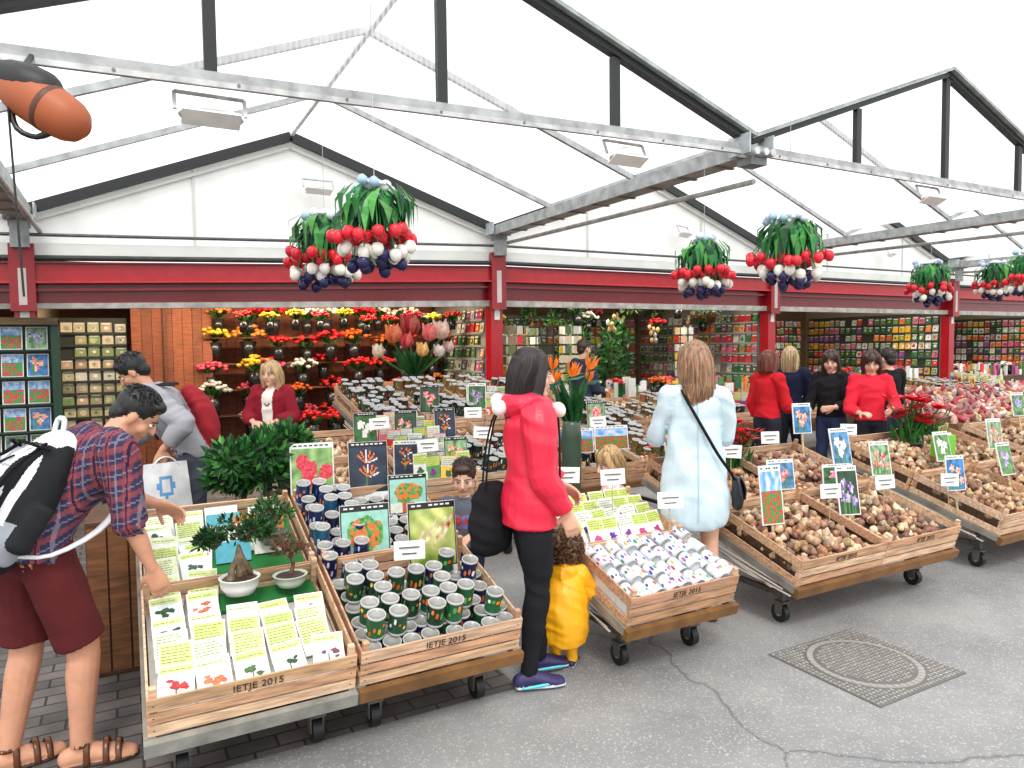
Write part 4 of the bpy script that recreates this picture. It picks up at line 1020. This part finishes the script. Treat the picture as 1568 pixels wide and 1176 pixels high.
# 1 man plaid
def plaid(p):
    a=(p.x*.9+p.y*.5);b_=p.z-.3*p.y
    u=(a/.065)%1;v=(b_/.065)%1
    c=C(52,50,80)
    if u<.35: c=mixc(c,C(150,66,66),.55)
    if v<.35: c=mixc(c,C(160,76,70),.5)
    if abs(u-.65)<.05 or abs(v-.65)<.05: c=mixc(c,C(170,160,170),.35)
    if abs(u-.18)<.04: c=C(36,34,60)
    return c
MT=PT(-.355,3.30,-36)@Matrix.Diagonal((.97,.97,.975,1))
s=MB();p=MB()
J=J0(1.74,pel=(0,.0,.95),wai=(.01,.07,1.08),che=(.035,.19,1.23),nkb=(.055,.29,1.35),head=(.075,.40,1.42),shL=(-.13,.28,1.315),shR=(.23,.24,1.30),
  elR=(.27,.26,1.01),wrR=(.275,.34,.79),elL=(-.19,.40,1.06),wrL=(-.1,.56,.98),hiL=(-.09,-.01,.91),hiR=(.09,.01,.91),knR=(.1,.13,.5),anR=(.1,.11,.085),knL=(-.1,-.0,.5),anL=(-.11,-.08,.085))
SKM=C(206,150,120)
body(s,p,J,dict(top=plaid,sleeve=1.12,pants=1,bc=C(88,32,34),short=.95,skin=SKM,shoe=SKM,shm=SKIN,sole=C(60,40,28),hem=.06,ease=.024,g=1.05,handR=((.0,.35,-1),(-.6,.3,.0),.3),handL=((.3,.8,-.5),(.5,0,-.6),.4),fk=1.05,fyR=-30,fyL=-10,lk=.95))
hm=HM(-34,-42);T=face(s,p,J['head'],hm,1.0,SKM,C(20,18,18));shorthair(s,p,T,C(18,16,17),1.0,340)
for sd in('L','R'):
    a=J['an'+sd];old=p.T;p.T=TR(a)@RZ(-30 if sd=='R' else -10)@TR(-a)
    for q,zz,w_ in((.09,.05,.052),(.02,.07,.045),(.135,.036,.05)): p.loft([(a+V((-w_,q,-.07)),.012,.004),(a+V((-w_*.8,q,zz-.07)),.012,.004),(a+V((0,q,zz-.085+.045)),.012,.004),(a+V((w_*.8,q,zz-.07)),.012,.004),(a+V((w_,q,-.07)),.012,.004)],C(96,58,34),GLOSS,right=(0,1,0),n=6)
    p.lathe([(.042,0),(.042,.018)],a+V((0,0,.0)),C(96,58,34),GLOSS,12);p.T=old
finish('man_in_plaid_shirt',s,p,MT,.0065,.007,9)
s=MB();p=MB();BT=MT@TR((.055,-.01,1.11))@RX(-32)
bk=C(34,35,38);wt=C(222,225,230);gy=C(150,154,162)
def bpcol(q):
    x,y,z=q
    if y<-.10:
        if abs(x)<.09-.02*z/.2 and -.15<z<.2:
            if abs(z-.09)<.006 or abs(z+.06)<.006 or abs(abs(x)-.055)<.004: return gy
            return wt if abs(x)>.022 or z<-.08 else gy
        if abs(abs(x)-.125)<.014 and z>-.12: return wt
    if z>.21: return wt if abs(x)<.11 else bk
    if abs(abs(x)-.15)<.03 and z<-.1 : return gy
    return bk
s.loft([((0,-.03,-.24),.13,.08),((0,-.04,-.16),.165,.11),((0,-.045,0),.165,.12),((0,-.04,.14),.15,.105),((0,-.02,.24),.11,.07)],bpcol,CLOTH,right=(1,0,0),n=26,sub=8)
s.loft([((0,-.14,-.16),.115,.035),((0,-.165,-.05),.12,.045),((0,-.155,.08),.1,.035),((0,-.12,.17),.07,.02)],bpcol,CLOTH,n=22,sub=8)
s.loft([((-.17,-.03,-.17),.03,.05),((-.18,-.03,-.02),.025,.045)],bk,CLOTH);s.loft([((.17,-.03,-.17),.03,.05),((.18,-.03,-.02),.025,.045)],bk,CLOTH)
for sx in(-1,1):
    p.loft([((sx*.07,-.0,.2),.028,.012),((sx*.1,.07,.27),.03,.012),((sx*.115,.16,.25),.03,.012),((sx*.13,.25,.13),.03,.012),((sx*.14,.22,-.02),.022,.01),((sx*.15,.10,-.16),.015,.008),((sx*.13,.0,-.2),.012,.008)],wt,CLOTH,right=(1,0,0),n=8)
    tube(p,[(sx*.12,-.15,-.15),(sx*.03,-.207,-.07),(-sx*.09,-.2,.02),(sx*.07,-.175,.13)],.004,C(15,15,15))
    tube(p,[(sx*.105,-.11,.21),(sx*.12,-.17,.08),(sx*.125,-.18,-.05),(sx*.12,-.15,-.19)],.007,C(14,14,16))
p.loft([((-.04,-.05,.27),.01,.01),((-.03,-.07,.33),.01,.01),((.03,-.07,.33),.01,.01),((.04,-.05,.27),.01,.01)],wt,CLOTH,right=(0,1,0),n=8)
p.box((.0,-.213,-.03),(.022,.004,.08),C(60,120,80),CLOTH)
for z in(-.18,.19): tube(p,[(-.14,-.1,z),(-.07,-.165,z),(.07,-.165,z),(.14,-.1,z)],.006,C(12,12,12))
for sx in(-.09,.1): tube(p,[(sx,-.08,-.24),(sx*1.1,-.1,-.34),(sx*.9,-.09,-.44)],.007,C(18,18,18))
finish('backpack',s,p,BT,.006,.005,12)
# 2 woman in red jacket
s=MB();p=MB()
RJ=C(226,34,66)
J=J0(1.63,shL=(-.145,-.01,1.33),shR=(.145,-.01,1.33),elR=(.19,-.01,1.07),wrR=(.16,.12,.87),elL=(-.2,.03,1.07),wrL=(-.12,.2,.95),anL=(-.08,.06,.085),knL=(-.085,.06,.47),anR=(.08,-.05,.085),knR=(.085,0,.47))
body(s,p,J,dict(top=RJ,tm=NYLON,sleeve=1.95,pants=1,bc=C(28,28,33),shoe=C(52,44,92),sole=C(215,220,230),hem=.10,ease=.03,we=1.0,g=.95,lk=.95,handR=((.05,.35,-1),(-1,.3,.0),.35),handL=((.3,.6,-.4),(.5,0,-.6),.4)))
s.loft([((-.09,-.03,1.395),.04,.045),((0,-.09,1.375),.065,.055),((.09,-.03,1.395),.04,.045),((.06,.06,1.375),.03,.03)],RJ,NYLON,right=(0,0,1),n=12)
for (x,y,z) in((.02,-.165,1.365),(-.04,-.15,1.39),(.05,.13,1.35)): s.ell((x,y,z),(.036,.036,.036),C(238,232,226),CLOTH,10,8)
tube(p,[(0,.145,1.34),(0,.155,1.2),(0,.155,1.0),(0,.16,.83)],.006,C(60,20,30))
hm=HM(-14,-6);T=face(s,p,J['head']-V((0,0,.0)),hm,1.0,C(228,180,155),C(25,20,20));longhair(s,p,T,C(38,26,26),-.235,.09,.068,520,wave=.006)
for sd in('L','R'):
    a=J['an'+sd]
    p.loft([(a+V((-.044,-.04,-.06)),.004,.006),(a+V((-.05,.06,-.055)),.004,.008),(a+V((-.04,.13,-.06)),.003,.005)],C(230,90,150),GLOSS,n=6)
    p.loft([(a+V((.044,-.04,-.06)),.004,.006),(a+V((.05,.06,-.055)),.004,.008),(a+V((.04,.13,-.06)),.003,.005)],C(90,210,220),GLOSS,n=6)
    for q in range(4): tube(p,[a+V((-.025,.03+q*.022,-.028-q*.009)),a+V((0,.03+q*.022,-.018-q*.009)),a+V((.025,.03+q*.022,-.028-q*.009))],.003,C(230,230,240))
WT=PT(1.715,2.98,-72)
finish('woman_in_red_jacket',s,p,WT,.006,.013,7)
s=MB();p=MB()
s.loft([((-.1,-.18,.66),.10,.05),((-.1,-.18,.75),.115,.06),((-.1,-.175,.9),.1,.045),((-.1,-.17,.98),.065,.03)],C(26,26,29),CLOTH,right=(0,1,0),n=16)
for dx in(-.03,.03): tube(p,[(-.1+dx,-.21,.95),(-.13+dx,-.18,1.15),(-.135+dx*.5,-.125,1.34),(-.125+dx*.5,-.02,1.41),(-.135+dx*.5,.09,1.34),(-.16,.12,1.13),(-.12,-.08,.95)],.009,C(20,20,22),CLOTH,.5)
finish('black_shoulder_bag',s,p,WT,.007,.009,10)
# 3 woman in light blue dress
s=MB();p=MB();DB=C(206,226,234)
J=J0(1.66,elL=(-.225,.08,1.09),wrL=(-.15,.28,1.05),elR=(.205,.06,1.09),wrR=(.13,.28,1.03),anR=(.1,-.02,.085),anL=(-.08,.02,.085))
body(s,p,J,dict(top=DB,sleeve=1.25,hem=0.02,ease=.014,g=.93,ak=.92,shoe=C(150,110,80),sole=C(90,60,40),handR=((-.3,.9,.1),(-.2,0,-1),.35),handL=((.3,.9,.1),(.2,0,-1),.35)))
s.loft([((0,0,1.31),.11,.08),((0,-.005,1.18),.155,.12),((0,0,1.04),.165,.13),((0,0,.88),.19,.148),((0,0,.73),.205,.155),((0,.0,.62),.195,.145),((0,.005,.585),.175,.13)],DB,CLOTH,n=26,cap='flat')
s.loft([((-.06,.0,1.42),.02,.03),((0,-.055,1.415),.022,.03),((.06,.0,1.42),.02,.03)],DB,CLOTH,right=(0,0,1),n=10)
hm=HM(14,-8);T=face(s,p,J['head'],hm,1.0,SK,C(150,110,80));longhair(s,p,T,C(158,120,90),-.25,.085,.06,520,wave=.012)
tube(p,[(-.10,.09,1.33),(-.09,.02,1.418),(-.07,-.098,1.35),(.02,-.148,1.18),(.11,-.148,1.02),(.195,-.11,.9),(.23,-.03,.84)],.009,C(22,22,24),CLOTH,.5)
tube(p,[(0,-.122,1.3),(0,-.14,1.18),(0,-.145,1.04),(0,-.162,.88),(0,-.17,.73),(0,-.158,.62)],.0025,C(176,204,216),CLOTH)
DT=PT(2.985,3.20,-6)
finish('woman_in_light_blue_dress',s,p,DT,.006,.013,7)
s=MB();p=MB()
s.loft([((.245,-.03,.69),.03,.065),((.25,-.03,.76),.035,.075),((.24,-.03,.85),.025,.065)],C(24,24,28),GLOSS,right=(1,0,0),n=14)
p.loft([((.28,-.03,.74),.008,.06),((.285,-.03,.8),.008,.068),((.265,-.03,.86),.01,.06)],C(38,38,44),GLOSS,n=10);p.box((.292,-.03,.77),(.004,.02,.012),C(190,180,140),METAL)
finish('black_crossbody_bag',s,p,DT,.006,.003)
def kidJ(H,**o):
    s_=H/1.0
    d=dict(pel=(0,0,.46),wai=(0,0,.54),che=(0,0,.64),nkb=(0,0,.745),head=(0,.01,.875),shL=(-.105,0,.71),shR=(.105,0,.71),elL=(-.14,.02,.57),elR=(.14,.02,.57),wrL=(-.13,.1,.47),wrR=(.13,.1,.47),
      hiL=(-.055,0,.44),hiR=(.055,0,.44),knL=(-.06,.01,.25),knR=(.06,.01,.25),anL=(-.06,-.01,.055),anR=(.06,-.01,.055))
    d={k:V(v)*s_ for k,v in d.items()}
    for k,v in o.items(): d[k]=V(v)
    d['s']=s_*.62;return d
YL=C(248,176,20)
s=MB();p=MB();H=.74
J=kidJ(H,nkb=(0,.04,.49),head=(0,.075,.59),che=(0,.015,.42),elL=(-.13,.07,.36),wrL=(-.1,.18,.36),elR=(.13,.07,.36),wrR=(.1,.18,.36),shL=(-.09,.03,.47),shR=(.09,.03,.47))
body(s,p,J,dict(top=YL,tm=NYLON,sleeve=1.9,pants=1,bc=YL,bm=NYLON,shoe=C(30,36,60),ease=.03,g=1.05,lk=1.3,fk=1.1,hk=1.0))
s.loft([((0,.03,.5),.06,.06),((0,.0,.42),.115,.1),((0,-.01,.33),.13,.125),((0,-.015,.22),.135,.13),((0,-.01,.14),.12,.115)],YL,NYLON,n=22,cap='flat')
s.loft([((-.06,.01,.505),.03,.03),((0,-.05,.49),.05,.04),((.06,.01,.505),.03,.03)],YL,NYLON,right=(0,0,1),n=10)
hm=HM(-10,-12);T=face(s,p,J['head'],hm,.92,SK,C(110,74,46))
a=s.T;s.T=T
s.ell((0,-.022,.02),(.088,.105,.105),C(96,64,42),HAIR,16,10)
for k in range(80):
    th=R.uniform(rad(130),rad(410));ph=R.uniform(.1,2.3)
    s.ell((math.sin(ph)*math.cos(th)*.098,-.022+math.sin(ph)*math.sin(th)*.115,.01+math.cos(ph)*.115),(.018,.018,.018),jit(C(96,64,42),.4),HAIR,8,6)
s.T=a
def curl(t):
    th=R.uniform(rad(130),rad(410));ph=R.uniform(.1,2.4);c_=V((math.sin(ph)*math.cos(th)*.108,-.022+math.sin(ph)*math.sin(th)*.125,.01+math.cos(ph)*.125))
    return [c_+V((math.cos(q*1.6+t*9)*.012,math.sin(q*1.6+t*5)*.012,.008-q*.007)) for q in range(6)]
strands(p,T,420,curl,C(116,80,52),.0022)
finish('toddler_in_yellow_raincoat',s,p,PT(1.945,3.05,-12),.0055,.008,14)
s=MB();p=MB();H=1.0
J=kidJ(H,elL=(-.15,.06,.58),wrL=(-.07,.2,.57),elR=(.15,.05,.58),wrR=(.09,.2,.57))
def shirt(q):
    if q.y>.05 and abs(q.x)<.05 and .58<q.z<.66: return C(90,130,190) if noise.noise(q*60)>0 else C(200,70,60)
    return C(92,98,112)
body(s,p,J,dict(top=shirt,sleeve=.7,pants=1,bc=C(50,60,85),ease=.015,lk=1.1,handR=((-.3,1,-.2),(-.3,0,-1),.5),handL=((.3,1,-.2),(.3,0,-1),.5)))
hm=HM(5,-18);T=face(s,p,J['head'],hm,.92,C(232,186,160),C(60,42,32));shorthair(s,p,T,C(62,44,34),1.02,260)
finish('boy_in_grey_t_shirt',s,p,PT(1.76,3.86,172),.006,.005,14)
s=MB();p=MB();H=1.0
J=kidJ(H,elL=(-.15,.08,.56),wrL=(-.09,.22,.6),elR=(.15,.08,.56),wrR=(.1,.22,.58),head=(0,.03,.865))
body(s,p,J,dict(top=lambda q:C(235,190,190) if noise.noise(q*30)>-.1 else C(250,240,235),sleeve=.6,pants=1,bc=C(220,140,150),ease=.018,lk=1.1))
hm=HM(30,-18);T=face(s,p,J['head'],hm,.92,C(236,192,168),C(190,150,100));longhair(s,p,T,C(200,162,114),-.16,.08,.055,260)
finish('girl_with_blonde_hair',s,p,PT(2.84,3.82,85),.006,.005,14)
s=MB();p=MB()
gs=lambda q:C(156,156,162) if not(q.z<1.36 and q.z>1.2 and q.y>.25) else C(50,52,60)
J=J0(1.76,wai=(0,.06,1.09),che=(0,.17,1.26),nkb=(0,.26,1.41),head=(0,.36,1.52),shL=(-.18,.23,1.37),shR=(.18,.23,1.37),elR=(.24,.36,1.08),wrR=(.14,.52,1.0),elL=(-.31,.02,1.19),wrL=(-.28,.15,1.02))
body(s,p,J,dict(top=gs,sleeve=1.75,pants=1,bc=C(80,84,96),ease=.024,skin=SKM,shoe=C(60,60,66),handL=((0,.3,-1),(1,0,0),.6),handR=((-.3,.8,-.4),(-.4,0,-1),.5)))
hm=HM(0,-40);T=face(s,p,J['head'],hm,1.0,SKM,C(22,20,20));shorthair(s,p,T,C(22,20,20),1.03,260)
s.loft([((0,-.09,.98),.12,.06),((0,-.1,1.12),.14,.08),((0,-.04,1.30),.12,.07),((0,.02,1.38),.07,.05)],C(150,36,46),CLOTH,n=16)
for sx in(-1,1): tube(p,[(sx*.1,.10,1.43),(sx*.12,.24,1.42),(sx*.13,.31,1.29),(sx*.15,.2,1.08)],.022,C(40,40,46),CLOTH,.4)
GT=PT(.38,5.3,108)
finish('man_in_grey_sweatshirt',s,p,GT,.0075,.010,9)
m=MB(GT@TR((-.29,.14,.72))@RZ(24))
def bagc(u,v): 
    if .14<v<.34 and .1<u<.9: return C(242,244,246)
    if .08<v<.13: return C(60,150,70)
    if (u-.5)**2+(v-.62)**2<.03 and (u-.5)**2+(v-.62)**2>.012: return C(110,170,220)
    return C(238,240,242)
nu,nv=18,20
for sd in(-1,1):
    vs=[];fs=[];cl=[]
    for j in range(nv+1):
        for i in range(nu+1):
            u=i/nu;v=j/nv;bul=math.sin(pi*u)*(.04+.02*math.sin(pi*v))*(1-v*.7)+.008*noise.noise(V((u*5,v*5,sd)))
            vs.append((bul*sd,(u-.5)*(.34-.08*v),-.20+v*.42))
    for j in range(nv):
        for i in range(nu): a=j*(nu+1)+i;fs.append((a,a+1,a+nu+2,a+nu+1));cl.append(bagc(i/nu,j/nv))
    m.add(vs,fs,cl,GLOSS,True)
m.loft([((0,-.08,.2),.012,.006),((0,-.03,.25),.01,.006),((0,.03,.25),.01,.006),((0,.08,.2),.012,.006)],C(235,238,240),GLOSS,n=6)
bagE=obj('plastic_shopping_bag',m)
text('Avifica',GT@TR((-.29,.14,.72))@RZ(24)@TR((-.078,0,-.1))@RZ(-90)@RX(90),.085,bagE,C(30,120,50))
s=MB();p=MB()
def card_(q): return C(236,228,218) if (abs(q.x)<.055 and q.y>.03) else C(140,28,44)
J=J0(1.52,elL=(-.23,.04,1.0),wrL=(-.1,.22,.96),elR=(.23,.04,1.0),wrR=(.1,.22,.96))
body(s,p,J,dict(top=card_,sleeve=1.8,pants=1,bc=C(40,40,50),ease=.03,g=1.1,hem=.1,handR=((-.8,.4,-.1),(0,-.5,-1),.5),handL=((.8,.4,-.1),(0,-.5,-1),.5)))
hm=HM(-8,-6);T=face(s,p,J['head'],hm,1.02,C(230,180,150),C(200,170,120));longhair(s,p,T,C(206,174,128),-.1,.09,.062,260)
tube(p,[(-.06,.05,1.27),(-.04,.11,1.17),(0,.14,1.11),(.04,.11,1.17),(.06,.05,1.27)],.006,C(60,40,40))
finish('woman_in_maroon_cardigan',s,p,PT(1.25,7.3,175),.008,.009,9)
def simple(name,x,y,rel,H,top,bc,hair,lng,hp=-5,hy=0,**kw):
    s=MB();p=MB()
    J=J0(H,elR=(.22,.06,1.05*H/1.7),wrR=(.14,.24,1.02*H/1.7),**({} if not kw.get('both') else dict(elL=(-.22,.06,1.0),wrL=(-.14,.24,.97))))
    body(s,p,J,dict(top=top,sleeve=1.8,pants=1,bc=bc,ease=.02,g=kw.get('g',.95),handR=((-.4,.8,.1),(-.3,0,-1),.5)))
    T=face(s,p,J['head'],HM(hy,hp),1.0,SK,hair)
    if lng: longhair(s,p,T,hair,lng,.088,.062,180)
    else: shorthair(s,p,T,hair,1,120)
    finish(name,s,p,PT(x,y,rel),.009,.010,9)
simple('woman_in_red_top',6.2,5.5,-60,1.56,C(200,30,40),C(40,40,50),C(120,60,40),-.05)
simple('woman_in_navy_jacket',6.85,5.75,-20,1.60,C(28,34,60),C(30,30,40),C(200,170,130),-.16)
simple('woman_in_black_top',6.80,5.15,130,1.56,C(26,26,30),C(50,60,90),C(60,40,32),-.3,-15,20,both=1)
simple('woman_in_red_coat',6.86,4.72,165,1.55,C(222,40,60),C(36,36,44),C(66,36,30),-.25,-22,-10,both=1)
simple('man_in_black_jacket',7.5,4.95,20,1.58,C(22,22,26),C(40,44,60),C(40,30,26),0)
simple('man_in_dark_jacket',5.45,8.0,-60,1.74,C(50,60,80),C(40,44,60),C(60,44,34),0)
